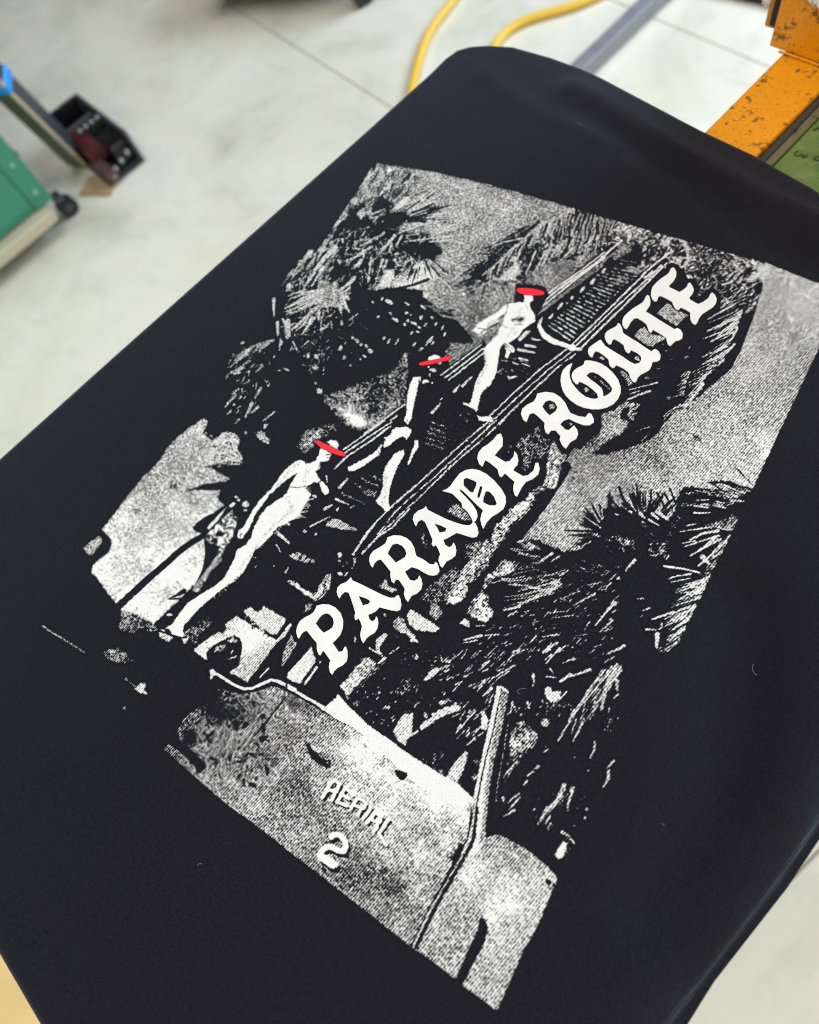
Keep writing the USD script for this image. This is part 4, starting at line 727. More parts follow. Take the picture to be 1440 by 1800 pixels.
stroke('L 960 -80, 900 20, 790 190, 560 500, 330 850, 180 1070', 92, 0.01, 80); poly('K 400 1128, 372 1180, 352 1260, 342 1350, 330 1440, 400 1440, 430 1320, 470 1225, 450 1205, 420 1160', TK, 2, .8)
poly('L 850 -20, 780 55, 700 110, 640 190, 560 220, 520 270, 480 310, 400 400, 385 480, 335 500, 250 620, 170 700, 100 840, 20 985, 80 1005, 160 975, 190 870, 330 730, 385 620, 440 530, 500 450, 530 370, 640 300, 700 235, 725 140, 790 100, 860 40', TK, 3, .8)
scatter('L 800 50, 560 220, 400 420, 200 700, 40 980, 160 970, 330 720, 500 440, 700 230, 840 60', 60, (.7, -.7), (6, 30), 9, .02, .7, 39); comb('L 850 0, 700 230, 500 450, 380 620, 190 880', 40, (-.75, .3), (20, 70), 11, [.02, .02, .5], .4, 40)
# --- right palms
poly('L 570 470, 650 480, 760 500, 900 570, 950 585, 1010 575, 1100 590, 1110 540, 1000 525, 1090 500, 1250 455, 1060 420, 1200 410, 1100 350, 1120 290, 1200 280, 1300 250, 1440 240, 1440 700, 1100 1000, 600 1000, 330 880, 450 620', .015, 3, .7)
fan('L 1290 440', 46, 150, 285, 60, 330, 17, [.015, .015, .8], 41); fan('M 330 470', 60, 190, 350, 80, 330, 20, [.015, .015, .015, .85], 42)
strokes('M', '130 170 160 260 200 350 24; 40 235 130 340 20; 235 220 275 370 22; 295 200 305 380 12; 382 190 375 340 16; 430 215 510 360 18; 490 215 550 340 16; 530 180 590 330 18; 640 180 600 300 30', .015)
poly('M 0 330, 100 320, 230 380, 300 380, 380 350, 500 420, 560 380, 600 200, 640 170, 700 160, 760 180, 900 190, 950 250, 1150 270, 1100 400, 1050 520, 900 780, 600 1100, 400 1300, 0 1300', .015, 3, .7)
strokes('M', '440 365 510 425 34; 390 375 440 420 26; 360 420 440 470 18; 310 440 330 450 14; 300 380 330 410 30; 520 410 500 420 14; 100 380 130 385 12', .9)
comb('M 860 140, 940 110, 1100 160, 1190 190', 16, (.9, .42), (80, 260), 14, [.02, .9, .02], .07, 43); strokes('M', '840 130 1000 130 1180 190 16; 950 150 1110 230 14; 880 190 1000 200 1100 240 12; 1060 20 1180 150 12', .02); strokes('M', '960 150 1110 215 18; 1010 265 1110 280 24; 880 305 965 330 26; 720 312 840 330 18; 720 370 850 368 16; 900 280 980 300 14; 1100 130 1190 170 18; 740 270 840 265 10', .92)
comb('M 640 210, 760 200, 930 230', 26, (.98, .12), (30, 120), 10, [.8, .02, .6], .12, 44); comb('M 1130 250, 1000 300, 850 300, 640 290', 18, (-.98, .05), (40, 150), 9, [.6, .02], .12, 45)
poly('M 960 410, 1040 385, 1085 405, 1050 490, 1000 500, 900 490, 800 470, 900 440', field([(1270, 920, .45), (1290, 925, .6)], .16, .2), 4, 1.5)
strokes('M', '730 455 660 470 14; 860 480 610 518 14; 910 510 790 530 690 580 26; 920 545 780 590 640 636 16; 930 575 800 640 695 702 22; 730 590 628 608 12; 990 575 880 680 760 780 24; 900 560 800 630 20; 960 650 870 720 14; 1040 500 940 500 14; 790 710 840 760 40; 920 710 830 790 14', .93)
strokes('M', '485 790 620 805 780 835 18; 700 845 580 865 520 890 14; 690 880 540 915 10', .96); comb('M 1010 540, 960 660, 890 780, 850 860, 830 900', 30, (-.78, .6), (60, 180), 12, [.85, .02, .8], .14, 46)
comb('M 860 840, 830 930, 790 1010, 740 1110, 690 1170', 54, (-.92, .40), (120, 340), 13, [.9, .85, .02, .92], .10, 47); comb('M 700 1160, 650 1260, 590 1390', 20, (-.82, .57), (70, 210), 12, [.9, .85, .02], .09, 48); strokes('M', '430 1330 425 1430 40; 340 1290 420 1290 16; 690 1180 560 1290 18; 650 1280 520 1380 14; 560 1150 390 1210 20; 670 1140 500 1240 16; 470 1240 450 1290 16', .93)
strokes('M', '250 745 180 825 26; 125 887 128 889 26; 60 930 30 955 8; 95 1085 40 1130 30; 40 1130 0 1190 14; 70 1220 0 1285 16; 320 1048 270 1050 12; 375 1120 315 1142 14; 165 1415 130 1440 14; 70 1360 75 1360 14; 100 1145 60 1160 12; 460 690 380 708 14; 520 705 500 740 14; 320 1180 300 1190 10', .9)
poly('M 50 570, 120 545, 200 590, 270 610, 190 620, 130 600', field([(1085, 950, .5)], .2, .25), 5, 1); scatter('M 20 560, 280 580, 280 640, 100 700, 20 680', 26, (.5, .8), (10, 40), 8, [.7, .03, .8], .4, 49); scatter('M 320 620, 520 600, 520 720, 380 710', 20, (.9, -.3), (10, 40), 12, [.7, .5], .5, 50); scatter('M 300 380, 620 400, 560 700, 330 560', 30, (.8, .5), (8, 30), 8, [.6, .4], .5, 51)
poly('L 350 770, 470 650, 560 660, 600 680, 540 760, 480 800, 420 780, 330 880, 310 850', field([(870, 1000, .6), (900, 995, .5), (860, 1025, .8)], .16, .2), 3, 1); comb('L 640 690, 560 760, 480 800', 14, (.9, -.35), (60, 180), 11, [.7, .02], .12, 52)
comb('L 340 860, 420 800, 560 830', 12, (.97, -.18), (120, 300), 10, [.75, .6, .02], .12, 53); comb('L 960 730, 900 840, 860 920', 22, (-.95, .27), (150, 450), 12, [.85, .75, .02], .07, 54); comb('L 520 840, 640 860, 800 920', 10, (.97, .14), (80, 240), 10, [.8, .7], .08, 55)
strokes('L', '930 850 780 925 520 1045 22; 860 600 735 685 20; 920 620 840 670 12; 985 735 920 780 10; 1195 918 1030 1010 20; 1350 1000 1270 1080 1200 1170 18; 1335 1130 1235 1225 16; 1240 830 1150 850 14; 600 1020 470 1050 20; 580 1060 510 1090 14; 300 1250 165 1285 22; 435 1240 320 1250 16; 265 1285 160 1310 12; 730 1250 690 1300 18; 900 1240 780 1260 14; 900 1305 790 1380 22; 965 1330 900 1380 14; 600 1370 530 1425 14; 1430 1330 1300 1390 18; 1020 1090 870 1110 10; 960 1060 820 1070 8; 1160 1140 1130 1170 14; 540 1310 490 1330 10; 330 1170 260 1175 10; 850 1400 800 1440 14; 1380 800 1390 800 24; 1330 830 1290 855 8; 1280 885 1220 890 8; 1130 1240 1060 1250 6', .88)
poly('L 310 890, 350 940, 340 1000, 405 1080, 330 1150, 250 1120, 180 1070, 220 1000, 260 940', field([(850, 1060, .75), (840, 1080, .7)], .2, .28), 4, 1); poly('L 120 1150, 170 1110, 215 1150, 210 1190, 170 1165', .9, 2); poly('L 570 500, 650 480, 770 560, 700 580, 620 560', field([(920, 960, .55)], .16, .2), 3, 1); comb('L 520 560, 600 600, 700 620', 12, (.9, .3), (50, 150), 10, [.75, .02], .15, 56)
scatter('L 420 1100, 1300 700, 1440 900, 1300 1440, 200 1440', 130, (.85, -.5), (14, 80), 8, [.75, .5, .85], .25, 57); scatter('L 700 600, 1400 700, 1000 1000, 600 1000', 60, (.92, .1), (14, 70), 8, [.6, .45], .3, 58)
# lower undergrowth
scatter('N 0 60, 620 0, 560 240, 200 300, 60 180', 40, (.78, -.62), (16, 90), 10, [.85, .7], .18, 59); scatter('N 160 420, 420 300, 420 480, 280 700, 160 600', 26, (.68, -.73), (20, 100), 11, [.85, .7], .22, 60)
strokes('N', '580 120 420 212 14; 545 160 450 220 12; 400 90 330 155 16; 390 145 355 165 14; 420 280 360 335 20; 350 260 315 300 14; 300 445 220 530 14; 320 480 290 500 12; 300 640 240 682 14; 200 540 165 600 16; 260 560 240 600 14; 580 20 530 95 10; 640 10 600 40 8; 1000 70 915 105 14; 895 0 800 105 16; 820 0 780 30 36; 1110 150 980 195 22; 970 185 900 235 26; 830 145 850 175 14; 710 185 715 238 24; 708 258 706 268 14; 945 305 830 425 12; 670 380 680 420 22; 565 380 550 460 16; 800 200 870 205 12', .9)
poly('N 0 465, 60 425, 100 420, 180 400, 205 432, 120 462, 60 480, 0 512', .94, 2); poly('N 345 460, 362 440, 385 480, 392 540, 380 580, 345 570', .96, 1.2); poly('N 240 718, 250 760, 230 830, 180 905, 140 930, 95 912, 150 825', .92, 1.6, .8); dots('N', '20 760 16 22; 320 800 30 16; 60 870 22 20; 180 950 40 12; 300 900 20 30', .4, .6, 4)
poly('N 790 280, 830 270, 845 310, 900 295, 900 345, 870 385, 820 370, 795 330', .96, 2); poly('N 755 520, 790 490, 825 500, 815 540, 790 555', .9, 2); scatter('N 760 360, 980 380, 980 470, 700 470', 26, (.5, -.8), (6, 22), 10, [.7, .5], .6, 61); scatter('N 530 380, 700 380, 700 470, 530 480', 12, (.3, -.9), (6, 20), 12, [.8, .5], .6, 62)
comb('N 1335 120, 1260 140, 1200 160', 22, (-.56, .83), (120, 480), 12, [.8, .6, .02, .85], .08, 63); strokes('N', '1200 160 1060 360 885 650 24; 1250 150 1110 330 1000 450 14; 1320 150 1220 280 1190 430 38; 1090 300 1060 450 14; 1070 500 1030 580 990 655 22; 1010 500 980 600 14; 1150 330 1130 430 12; 1300 230 1300 290 30; 1310 320 1275 350 14; 1140 420 1130 470 14; 1245 420 1235 455 12; 1330 0 1230 40 16; 1280 60 1210 100 12; 1300 120 1240 160 30; 1000 430 960 500 14', .8)
scatter('N 1180 470, 1330 500, 1260 610, 1180 560', 12, (.1, 1), (6, 26), 9, [.6, .4], .4, 64)
poly('N 560 590, 600 520, 640 508, 690 560, 735 600, 745 640, 710 690, 650 720, 600 780, 560 850, 512 925, 530 820, 548 720, 545 650', field([(920, 1290, .42), (910, 1320, .55), (900, 1340, .5)], .2, .2), 3, 1); comb('N 730 600, 640 720, 560 860', 30, (-.6, .75), (50, 150), 11, [.85, .02, .02, .75], .12, 65)
strokes('N', '610 1020 530 1085 14; 615 1050 540 1130 18; 580 1135 505 1180 16; 500 1050 505 1080 22; 745 830 725 850 22; 715 865 660 900 16; 665 930 645 960 22; 820 710 780 730 10; 800 690 802 690 12; 1145 660 1140 710 1110 770 20; 1275 790 1225 840 20; 1240 860 1240 910 1205 970 26; 1100 860 1105 862 16; 1085 1132 1087 1134 24; 1075 1190 1080 1190 24; 715 1135 720 1130 14; 1000 765 1005 765 12; 800 1120 810 1110 8', .8)
comb('N 1000 980, 930 1000, 860 1090', 26, (-.62, .78), (60, 200), 12, [.85, .02, .75], .1, 66); strokes('N', '930 960 880 1060 800 1160 30; 990 980 960 1080 950 1140 24; 850 1090 780 1180 740 1240 24; 830 1180 790 1240 16; 830 1230 815 1270 18', .85); scatter('N 700 1000, 1100 1000, 1050 1250, 700 1280', 24, (.6, -.7), (4, 16), 9, [.5, .35], .6, 67)
stroke('N 535 520, 500 740, 465 930, 445 1090', 9, .55, 6, 1.2); stroke('N 917 1290, 960 1320, 1000 1370', 20, .85, 12, 2); poly('R 1240 235, 1268 250, 1262 290, 1240 350, 1205 362, 1180 330, 1205 285', .97, 1); scatter('R 1260 180, 1330 220, 1300 260, 1250 400', 10, (.6, .6), (6, 20), 8, [.6, .4], .6, 68)
# --- the boat's transom with AERIAL 2
PAN = field([(320, 1320, .42), (340, 1270, .16), (360, 1250, .14), (330, 1310, .30), (380, 1235, .12), (400, 1260, .26), (440, 1250, .34), (480, 1230, .46), (470, 1300, .36), (440, 1330, .30), (520, 1260, .45), (560, 1290, .62), (540, 1330, .58), (480, 1390, .62), (460, 1370, .7), (400, 1360, .52), (520, 1400, .50), (600, 1300, .82), (640, 1330, .93), (700, 1360, .98), (780, 1410, 1.0), (680, 1430, .92), (620, 1400, .80), (580, 1450, .48), (640, 1480, .60), (560, 1500, .52), (610, 1540, .50), (680, 1500, .66), (740, 1480, .80), (800, 1460, .92), (700, 1560, .48), (680, 1580, .40), (720, 1620, .60), (760, 1560, .70), (720, 1650, .72), (640, 1560, .42), (500, 1470, .6)], .085, .06)
poly('P 384 1205, 400 1214, 429 1221, 462 1212, 478 1206, 493 1209, 520 1221, 545 1238, 575 1250, 600 1255, 650 1276, 690 1305, 721 1327, 757 1350, 782 1366, 805 1377, 830 1402, 829 1410, 822 1472, 796 1516, 765 1580, 733 1672, 640 1598, 535 1517, 450 1450, 400 1415, 350 1372, 320 1345, 288 1316, 297 1309, 312 1318, 330 1330, 350 1340, 332 1325, 315 1300, 312 1285, 325 1262, 340 1250, 375 1228', PAN, 1.0, .6)
poly('X 690 690, 740 740, 760 770, 720 800, 700 770, 650 700, 600 660, 640 650', .03, 3, 1.2); poly('X 640 600, 700 600, 740 660, 700 690, 650 660', .06, 7, 3, .8); poly('X 780 480, 900 500, 960 560, 900 590, 800 560, 760 520', .06, 9, 5, .7)
scatter('X 640 560, 1000 480, 1050 800, 900 880, 760 760', 46, (.5, .7), (6, 30), 14, [.05, .1], .9, 69); scatter('O 400 1200, 900 1250, 1000 1400, 800 1440, 620 1420', 60, (.6, .7), (8, 40), 14, [.03, .08], .8, 70)
poly('O 480 1240, 640 1160, 800 1180, 980 1300, 1010 1400, 900 1440, 700 1430, 560 1340', .22, 14, 7, .45); poly('O 20 520, 130 480, 180 580, 100 650, 0 640', .1, 12, 6, .5); poly('O 200 640, 330 700, 360 800, 260 850, 190 760', .15, 12, 6, .4); poly('O 230 170, 300 180, 420 260, 380 290, 260 230', .06, 5, 3, .7)
stroke('O 225 165, 120 300, 0 445', 9, .06, 8); stroke('O 350 425, 220 590, 90 780, 20 880', 16, .82, 26, 3, .6)
poly('P 545 1230, 573 1243, 590 1227, 595 1220, 612 1240, 651 1277, 690 1304, 721 1327, 782 1366, 805 1377, 830 1403, 815 1420, 760 1395, 720 1370, 680 1330, 640 1296, 600 1270, 575 1255', .985, .8)
stroke('H 770 890, 810 910, 850 940, 900 975, 960 1012, 1030 1040, 1100 1038, 1180 1002, 1250 972, 1310 985, 1440 1050', 44, .02, 40, .5); stroke('H 820 925, 850 940, 900 975, 960 1012, 1030 1040, 1100 1035, 1180 1000, 1250 970, 1310 982, 1360 1005, 1440 1045', 24, .97, 24); stroke('O 160 60, 210 82, 270 118, 375 178, 485 240', 19, .97, 20); stroke('O 170 85, 260 135, 370 198, 480 262, 560 320', 12, .05, 6); stroke('O 560 315, 640 355, 715 410', 8, .25, 6, 2); poly('H 765 890, 790 885, 830 925, 790 945, 765 970', .95, 1.6); dots('O', '232 92 6 14', .05)
poly('O 355 465, 372 462, 400 500, 440 520, 490 545, 515 580, 512 605, 495 615, 440 590, 390 550, 368 510', .01, .8); strokes('O', '410 485 450 535 490 560 16; 455 545 480 552 10; 490 575 500 590 8', .92); stroke('O 440 520, 475 560', 7, .05)
poly('O 915 628, 950 628, 992 642, 996 662, 968 690, 945 685, 925 660', .01, .8)
for col, ox_, oy_ in ((.04, 36, 42), (1.0, 0, 0)):
    for w_s, ss in ((52, ('155 380, 290 135, 350 100, 430 170, 300 415', '235 255, 380 285')), (50, ('390 440, 515 215', '510 215, 650 345', '455 330, 575 395', '385 450, 550 510')), (44, ('595 570, 700 385', '700 385, 800 425, 845 490, 790 555', '655 495, 775 550', '770 550, 715 655')),
                    (44, ('800 705, 920 530',)), (48, ('855 770, 990 610, 1090 690, 975 905', '910 715, 1040 780')), (46, ('1205 715, 1050 940', '1045 935, 1165 1130'))):
        for s in ss: stroke('V ' + ', '.join('%f %f' % (float(q.split()[0]) + ox_, float(q.split()[1]) + oy_) for q in s.split(',')), w_s if col > .5 else w_s * .72, col, None, .25)
dots('V', '345 185 38 32', .3)
for col, ox_, oy_ in ((.02, 32, 62), (1.0, 0, 0)):
    stroke('V ' + ', '.join('%f %f' % (a + ox_, b + oy_) for a, b in ((295, 1000), (330, 970), (390, 960), (450, 990), (510, 1070), (530, 1150), (490, 1230), (400, 1215), (330, 1175), (250, 1150), (170, 1190), (115, 1280), (170, 1330))), 88, col, 88, .25)
    poly('V ' + ', '.join('%f %f' % (a + ox_, b + oy_) for a, b in ((90, 1240), (150, 1275), (230, 1280), (412, 1420), (402, 1470), (330, 1512), (250, 1470), (110, 1370), (72, 1290))), col, .25)
# lower plate and upright strip
PL = field([(860, 1480, .55), (900, 1500, .55), (950, 1540, .74), (880, 1540, .85), (820, 1520, 1.0), (830, 1560, .97), (880, 1590, .93), (800, 1600, .80), (770, 1640, .72), (790, 1680, .60), (840, 1620, .80), (880, 1650, .76), (860, 1720, .72), (920, 1620, .80), (820, 1600, .70)], .05, .04)
poly('R 700 215, 740 197, 790 188, 850 218, 1000 300, 1130 410, 1195 485, 1195 520, 1175 560, 1100 740, 1030 890, 960 1010, 890 1170, 820 1320, 785 1410, 760 1418, 650 1330, 530 1252, 690 940, 712 850, 700 800, 672 768, 650 790, 645 850, 560 1030, 490 1195, 470 1195, 330 1085, 210 1000, 330 750, 470 490, 560 330, 590 270, 620 200, 690 150', PL, .6, .5)
dots('R', '1135 520 26 18; 1175 540 14 10', .02, .9, 2); poly('R 480 720, 560 700, 640 730, 640 850, 500 900, 400 920, 420 800', .5, 8, 5, .45)
poly('N 455 265, 490 262, 538 295, 520 400, 480 600, 430 800, 400 1000, 380 1200, 365 1330, 340 1440, 200 1440, 250 1330, 282 1150, 290 1040, 330 850, 380 620, 430 400', .97, .6); poly('N 536 300, 520 400, 480 600, 430 800, 400 1000, 380 1200, 360 1340, 335 1380, 360 1200, 375 1000, 400 800, 440 600, 475 400, 490 310', .55, .8, 1.4)
stroke('N 490 285, 465 400, 425 600, 380 760, 340 950, 305 1150, 285 1330, 240 1430', 8, .04, 12); stroke('N 300 1060, 280 1200, 250 1340, 205 1430', 8, .1, 10)
stroke('R 603 0, 575 205, 480 380, 380 560, 290 720, 175 970', 8, .05, 9, .8); stroke('R 640 0, 612 230, 525 390, 400 600, 325 740, 208 975', 18, .02, 30, 1.5); stroke('R 622 0, 592 220, 500 390, 390 580, 310 720, 192 965', 10, .9, 12, .8); poly('R 500 235, 540 262, 530 290, 480 388, 435 348, 460 340, 500 280', .02, 1, .6); stroke('R 500 250, 455 335', 22, .7, 18)
poly('N 290 1050, 300 1080, 280 1150, 270 1040', .97, .5)
# --- lettering: black outline cut out of the picture, letters as raised ink
LET = {'letter_P': ('I 350 475, 400 462, 450 466, 500 490, 540 535, 558 590, 556 650, 535 705, 500 745, 475 768, 525 840, 555 832, 570 800, 580 797, 592 830, 594 875, 585 915, 555 945, 515 965, 488 990, 472 1020, 455 1000, 446 960, 452 920, 460 910, 405 832, 395 835, 378 868, 365 860, 352 825, 350 770, 300 710, 272 672, 245 680, 225 705, 208 735, 197 720, 188 680, 195 640, 215 600, 250 570, 300 545, 325 525, 340 500', ['I 342 615, 370 570, 395 545, 425 534, 455 545, 478 575, 485 610, 475 645, 450 665, 405 688, 372 655']),
 'letter_A': ('I 620 248, 632 275, 700 305, 790 350, 870 390, 930 412, 965 412, 985 392, 998 393, 1012 425, 1018 470, 1010 505, 985 518, 940 512, 895 500, 845 487, 815 520, 780 538, 757 545, 765 580, 790 600, 810 585, 820 558, 832 575, 836 615, 828 655, 808 688, 770 710, 740 735, 718 772, 702 745, 693 705, 700 670, 708 640, 695 600, 680 575, 655 590, 648 560, 655 530, 640 480, 620 420, 600 370, 570 366, 545 390, 528 418, 515 395, 508 365, 515 330, 540 305, 580 290, 605 268', ['I 680 398, 720 410, 760 428, 772 442, 760 460, 715 472, 700 440']),
 'letter_R': ('J 280 925, 330 908, 385 912, 430 930, 465 960, 490 1005, 500 1050, 510 1075, 560 1098, 610 1135, 645 1140, 660 1118, 672 1130, 686 1165, 688 1195, 670 1220, 640 1228, 600 1222, 560 1200, 520 1175, 470 1160, 425 1190, 418 1198, 455 1260, 490 1270, 520 1250, 530 1225, 545 1250, 555 1290, 545 1335, 510 1370, 470 1385, 440 1435, 420 1410, 408 1370, 415 1335, 412 1325, 370 1262, 345 1258, 330 1288, 312 1275, 302 1235, 302 1195, 260 1140, 225 1100, 200 1105, 175 1130, 160 1165, 145 1145, 133 1105, 142 1065, 170 1030, 215 1005, 260 975, 272 950', ['J 280 1052, 300 1010, 320 980, 355 974, 395 992, 420 1025, 428 1055, 418 1080, 380 1105, 345 1125, 310 1085']),
 'letter_A ': ('J 583 678, 597 708, 660 740, 740 780, 820 810, 880 828, 930 830, 955 805, 975 815, 990 850, 998 890, 985 920, 950 928, 905 915, 860 900, 825 890, 790 910, 755 930, 720 945, 735 985, 765 1003, 785 995, 800 965, 815 990, 823 1030, 815 1070, 785 1095, 745 1115, 712 1165, 695 1150, 682 1110, 685 1085, 695 1060, 680 1020, 660 985, 640 998, 628 980, 635 945, 620 910, 600 860, 575 805, 548 785, 520 800, 503 838, 490 815, 478 780, 488 745, 520 715, 560 700', ['J 648 815, 700 832, 745 855, 735 880, 690 888, 672 850']),
 'letter_D': ('J 708 558, 745 545, 775 520, 810 470, 850 420, 900 393, 950 385, 1000 395, 1060 425, 1120 475, 1180 545, 1213 605, 1215 650, 1195 700, 1150 735, 1100 765, 1060 810, 1035 860, 1022 830, 1012 785, 1020 745, 1033 712, 985 670, 930 615, 880 565, 845 540, 855 565, 900 610, 950 665, 985 720, 990 760, 975 795, 955 810, 940 770, 915 730, 890 705, 870 690, 865 655, 830 620, 790 580, 755 570', ['J 880 465, 905 455, 955 475, 982 490, 978 520, 955 573, 930 565, 880 515', 'J 1010 520, 1028 525, 1025 550, 1005 615, 988 612, 990 585', 'J 1055 560, 1085 565, 1120 605, 1142 660, 1130 675, 1080 672, 1035 650, 1035 620']),
 'letter_E': ('Y 962 190, 973 215, 972 255, 950 280, 930 305, 985 340, 1010 335, 1030 310, 1033 282, 1048 300, 1055 330, 1050 355, 1035 370, 1028 385, 1080 415, 1105 410, 1135 385, 1145 345, 1160 345, 1167 375, 1160 405, 1130 430, 1095 445, 1075 470, 1048 523, 1035 515, 1027 485, 1030 460, 1035 445, 1000 415, 985 400, 965 420, 955 415, 948 390, 945 378, 905 345, 880 330, 865 365, 848 350, 838 320, 845 290, 865 265, 890 250, 920 225, 945 195', []),
 'letter_R ': ('K 290 868, 340 858, 390 865, 430 890, 460 925, 478 965, 490 985, 540 1005, 580 1010, 600 985, 615 990, 630 1020, 632 1040, 605 1058, 570 1058, 520 1040, 480 1020, 450 1030, 428 1053, 460 1085, 480 1088, 500 1070, 512 1060, 530 1085, 537 1110, 525 1140, 490 1160, 462 1200, 440 1180, 425 1145, 430 1125, 400 1090, 375 1090, 355 1113, 340 1100, 332 1070, 335 1045, 300 1010, 270 985, 245 990, 225 1040, 205 1025, 192 990, 200 960, 230 935, 270 915, 285 890', ['K 320 945, 340 915, 365 907, 395 920, 412 950, 400 975, 365 1000, 340 975']),
 'letter_O': ('S 350 190, 310 205, 250 245, 190 310, 160 390, 150 480, 160 570, 190 660, 240 740, 320 820, 420 890, 540 940, 680 965, 800 965, 920 940, 1040 880, 1120 790, 1165 680, 1160 580, 1120 470, 1040 360, 940 265, 840 200, 740 165, 640 145, 575 145, 548 165, 545 205, 510 235, 440 265, 380 310, 348 355, 338 400, 342 445, 370 500, 410 540, 440 545, 450 525, 470 500, 520 520, 610 570, 700 640, 760 700, 785 770, 740 795, 660 785, 570 755, 470 680, 390 590, 340 520, 310 440, 300 350, 320 270', ['S 585 400, 640 345, 700 340, 790 380, 880 450, 970 540, 1020 620, 1005 670, 940 725, 870 755, 865 680, 840 610, 760 540, 660 470']),
 'letter_U': ('Q 530 235, 560 250, 585 300, 605 380, 700 440, 800 500, 900 570, 1000 635, 1025 610, 1060 600, 1100 630, 1130 690, 1120 750, 1080 775, 1015 780, 1005 830, 975 890, 920 925, 850 960, 810 1000, 790 1050, 765 1070, 730 1050, 700 1000, 690 960, 670 920, 600 870, 505 825, 480 860, 455 865, 420 840, 405 800, 400 750, 330 690, 260 640, 215 630, 190 660, 175 710, 150 715, 120 680, 108 630, 125 580, 170 545, 220 510, 265 480, 290 470, 310 500, 350 555, 400 590, 500 650, 600 710, 700 780, 770 812, 830 795, 855 760, 855 710, 830 680, 780 645, 715 615, 695 650, 675 660, 640 635, 620 590, 610 545, 550 500, 480 460, 455 475, 435 530, 405 535, 370 500, 345 440, 350 390, 380 350, 430 320, 490 290, 515 270', []),
 'letter_T': ('U 415 480, 440 455, 465 470, 480 530, 475 590, 445 635, 418 675, 500 725, 600 790, 700 850, 800 912, 840 895, 880 920, 910 970, 905 1030, 870 1055, 810 1070, 770 1110, 740 1135, 710 1110, 695 1060, 690 1030, 620 980, 510 915, 500 945, 480 960, 455 930, 440 880, 425 845, 370 800, 300 760, 260 770, 220 815, 185 880, 160 910, 130 895, 107 850, 105 800, 130 740, 180 690, 240 640, 320 590, 370 560, 400 520', []),
 'letter_E ': ('U 745 115, 770 88, 800 100, 825 150, 820 210, 790 270, 740 315, 728 350, 800 385, 865 418, 920 385, 965 345, 980 300, 1010 295, 1040 340, 1058 390, 1040 440, 1005 480, 998 510, 1060 550, 1115 578, 1180 550, 1250 500, 1275 445, 1300 425, 1335 450, 1362 510, 1350 570, 1310 620, 1240 665, 1170 710, 1130 760, 1100 830, 1075 852, 1035 830, 1010 780, 1008 720, 1010 690, 940 645, 880 622, 860 650, 835 655, 800 625, 780 580, 765 545, 690 500, 610 465, 585 480, 570 530, 540 543, 505 515, 488 460, 490 400, 510 345, 560 290, 630 230, 700 185, 730 155', [])}
GLYPH = {}
for nm, (o, hs) in LET.items():
    g_ = Polygon(pts(o)).buffer(0)
    for h in hs: g_ = g_.difference(Polygon(pts(h)).buffer(0))
    g_ = g_.buffer(0.5).buffer(-1.0).buffer(0.5)
    if g_.geom_type == 'MultiPolygon': g_ = max(g_.geoms, key=lambda q: q.area)
    GLYPH[nm] = g_
    s_g = Polygon(pts(o)).buffer(0)
    ring = s_g.buffer(8.5 if nm.strip() not in ('letter_T', 'letter_U') else 7.5)
    poly(np.array(ring.exterior.coords)[:-1], 0.0, 1.0, .6)
PT = field([(1190, 560, .68), (1130, 590, .70)], .05, .05)
poly('U 710 555, 760 590, 800 640, 850 665, 900 680, 990 720, 900 790, 820 865, 690 780, 560 690, 620 640', PT, 1, .5); poly('U 400 870, 440 930, 480 965, 540 985, 590 980, 690 1030, 590 1080, 490 1150, 370 1080, 265 1000, 320 920', PT, 1, .5)
dots('Q', '310 725 46 24; 805 730 44 28', .78, .5, 2); poly('Q 560 895, 620 905, 690 980, 735 1085, 680 1125, 640 1020, 590 960', .6, 1.5, .7); dots('S', '590 630 40 44', .85, .6, 3); strokes('S', '690 710 740 700 14; 720 410 750 415 14; 820 480 880 540 960 610 990 630 26', .6); dots('K', '378 945 18 16', .55, 0, 2); dots('S', '318 1215 24 26', .9, 0, 1.5)
poly('J 745 715, 800 650, 835 655, 868 700, 930 750, 945 795, 880 790, 800 750', field([(800, 905, .55)], .08, .1), 1.5, .7)
poly('P 560 440, 660 287, 762 302, 862 325, 962 352, 1062 383, 1150 408, 1250 437, 1345 459, 1440 492, 1510 515, 1510 300, 600 200, 400 440', 0.0, .3, .5)
poly('P 1500 480, 1440 613, 1361 780, 1244 1026, 1190 1140, 1120 1300, 1510 1300', 0.0, .5, .5)
T = np.clip(T, 0, 1)
cov = np.clip(T, 0, 1) ** 2.1
T = np.where(T > 0.02, 0.2 + 0.6 * (0.5 - np.sin(np.arcsin(1 - 2 * cov) / 3)), 0)
T = (T * np.clip((cov ** (1 / 2.1) - .06) / .12, 0, 1) + np.clip((cov - .9) / .1, 0, 1) * .2).astype(np.float32)          # tone field whose soft threshold gives this ink coverage
TF = ndimage.gaussian_filter(T, 0.4)
STEP = 0.00042
gu, gw = np.arange(-0.022, 0.372, STEP), np.arange(-0.016, 0.470, STEP)
UU, WW = np.meshgrid(gu, gw); GP = np.c_[UU.ravel(), WW.ravel()]
pxy = to_px(np.c_[GP, np.full(len(GP), Z0)])
tone = ndimage.map_coordinates(TF, [np.clip(pxy[:, 1], 0, H_ - 1), np.clip(pxy[:, 0], 0, W_ - 1)], order=1)
tone = tone.reshape(UU.shape)
live = ndimage.maximum_filter(tone, 3) > 0.03
nr, nc = UU.shape; idx = np.arange(nr * nc).reshape(nr, nc)
qd = np.stack([idx[:-1, :-1], idx[:-1, 1:], idx[1:, 1:], idx[1:, :-1]], -1)
keep = live[:-1, :-1] | live[:-1, 1:] | live[1:, 1:] | live[1:, :-1]
qd = qd[keep]; us_, inv = np.unique(qd.ravel(), return_inverse=True); qd = inv.reshape(-1, 4)
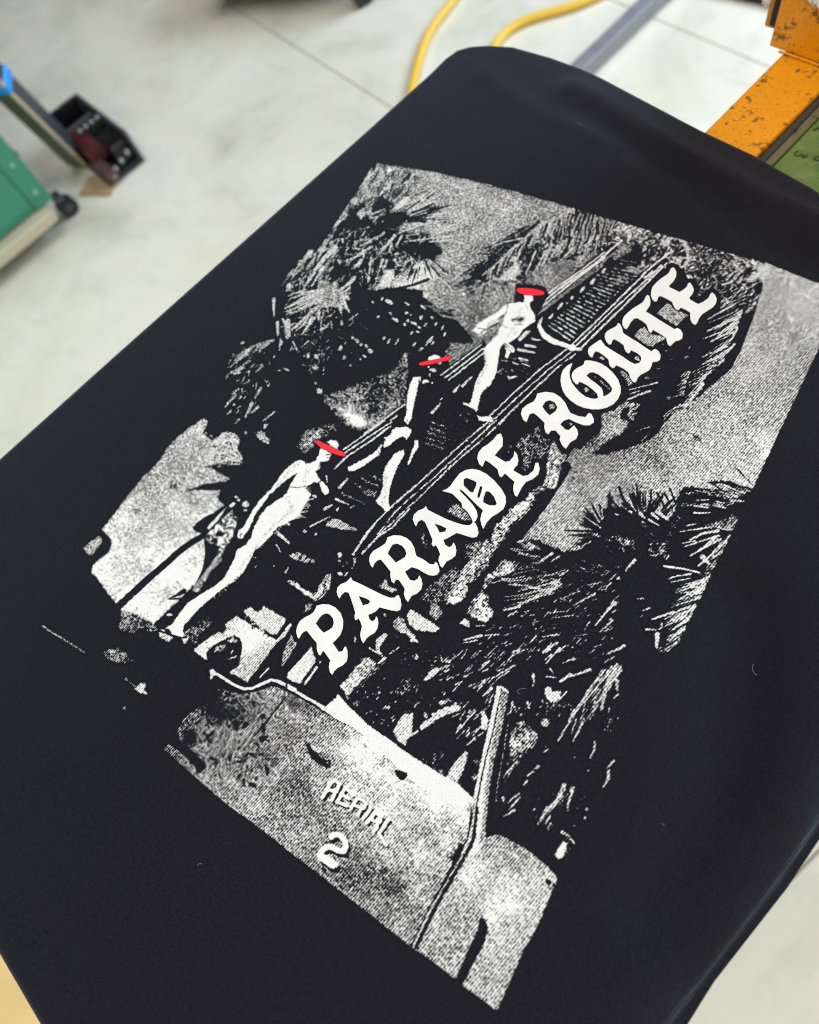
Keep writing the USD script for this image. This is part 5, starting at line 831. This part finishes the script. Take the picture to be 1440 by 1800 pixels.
vp = GP[us_]; zc_ = ndimage.map_coordinates(zshirt(np.c_[UU[::12, ::12].ravel(), WW[::12, ::12].ravel()]).reshape(UU[::12, ::12].shape), [(us_ // nc) / 12.0, (us_ % nc) / 12.0], order=1, mode='nearest') + 0.00022
ph = usdkit.mesh(stage, path_of(str(shirt.GetPath()), 'printed_photograph'), (np.c_[vp, zc_], qd), M_print, True)
setd(ph.GetPrim(), 'white halftone print of three women on a ladder among palm trees above a boat marked AERIAL 2')
UsdGeom.PrimvarsAPI(ph).CreatePrimvar('tone', Sdf.ValueTypeNames.FloatArray, 'vertex').Set(Vt.FloatArray.FromNumpy(tone.ravel()[us_].astype(np.float32)))
print('print quads', len(qd))
def ink_shape(poly_px, name, m, h, label=None):
    w = [np.array([at(x, y, Z0)[:2] for x, y in np.array(r.coords)[:-1]]) for r in [poly_px.exterior, *poly_px.interiors]]
    w = [np.array(LineString(np.vstack([r, r[:1]])).segmentize(0.0012).coords)[:-1] for r in w]
    e = m3.CrossSection(w, m3.FillRule.EvenOdd).extrude(h).refine_to_length(0.004).to_mesh()
    v = np.array(e.vert_properties[:, :3]); top = v[:, 2] > h * .5
    z = zshirt(v[:, :2]); v[:, 2] = z + np.where(top, 0.0002 + h, 0.00005)
    part(shirt, name, trimesh.Trimesh(v, e.tri_verts, process=False), m, 40, label)
for nm, g_ in GLYPH.items():
    ink_shape(g_, 'letter', M_white, 0.00045, 'raised white blackletter ' + nm.strip()[-1] + (' of PARADE' if nm in ('letter_P', 'letter_A', 'letter_R', 'letter_A ', 'letter_D', 'letter_E') else ' of ROUTE'))
for s in ('G 690 172, 700 160, 722 160, 760 178, 810 198, 860 225, 905 243, 934 260, 936 276, 925 284, 900 281, 850 265, 800 244, 760 222, 730 204', 'E 438 634, 446 624, 480 616, 520 609, 560 600, 600 591, 640 580, 668 573, 682 578, 683 592, 668 606, 630 614, 590 624, 545 634, 500 641, 460 648, 444 646',
          'B 486 955, 492 940, 520 934, 560 935, 600 938, 650 946, 694 960, 709 970, 704 984, 688 990, 640 992, 590 990, 545 985, 508 974'):
    ink_shape(Polygon(pts(s)).buffer(.6).buffer(-.6), 'red_brush_mark', M_red, 0.00035, None)
# loose lint fibres on the cloth
lint = [[(1330, 1163), (1328, 1172), (1331, 1180), (1336, 1184)], [(909, 1216), (914, 1212), (925, 1211)], [(909, 1216), (914, 1221)], [(1166, 1448), (1170, 1451)], [(1016, 214), (1022, 219)], [(348, 1522), (353, 1518), (356, 1519)]]
M_lint = paint('pale_lint', (0.16, 0.16, 0.175), 0.9)
for q in lint:
    w = np.array([at(x, y, Z0) for x, y in q]); w[:, 2] = zshirt(w[:, :2]) + 0.0004
    if len(w) > 2: w = spline(w, 10)
    part(shirt, 'lint_fibre', tube(w, 0.00014, 5), M_lint, True)
#PRINT_END
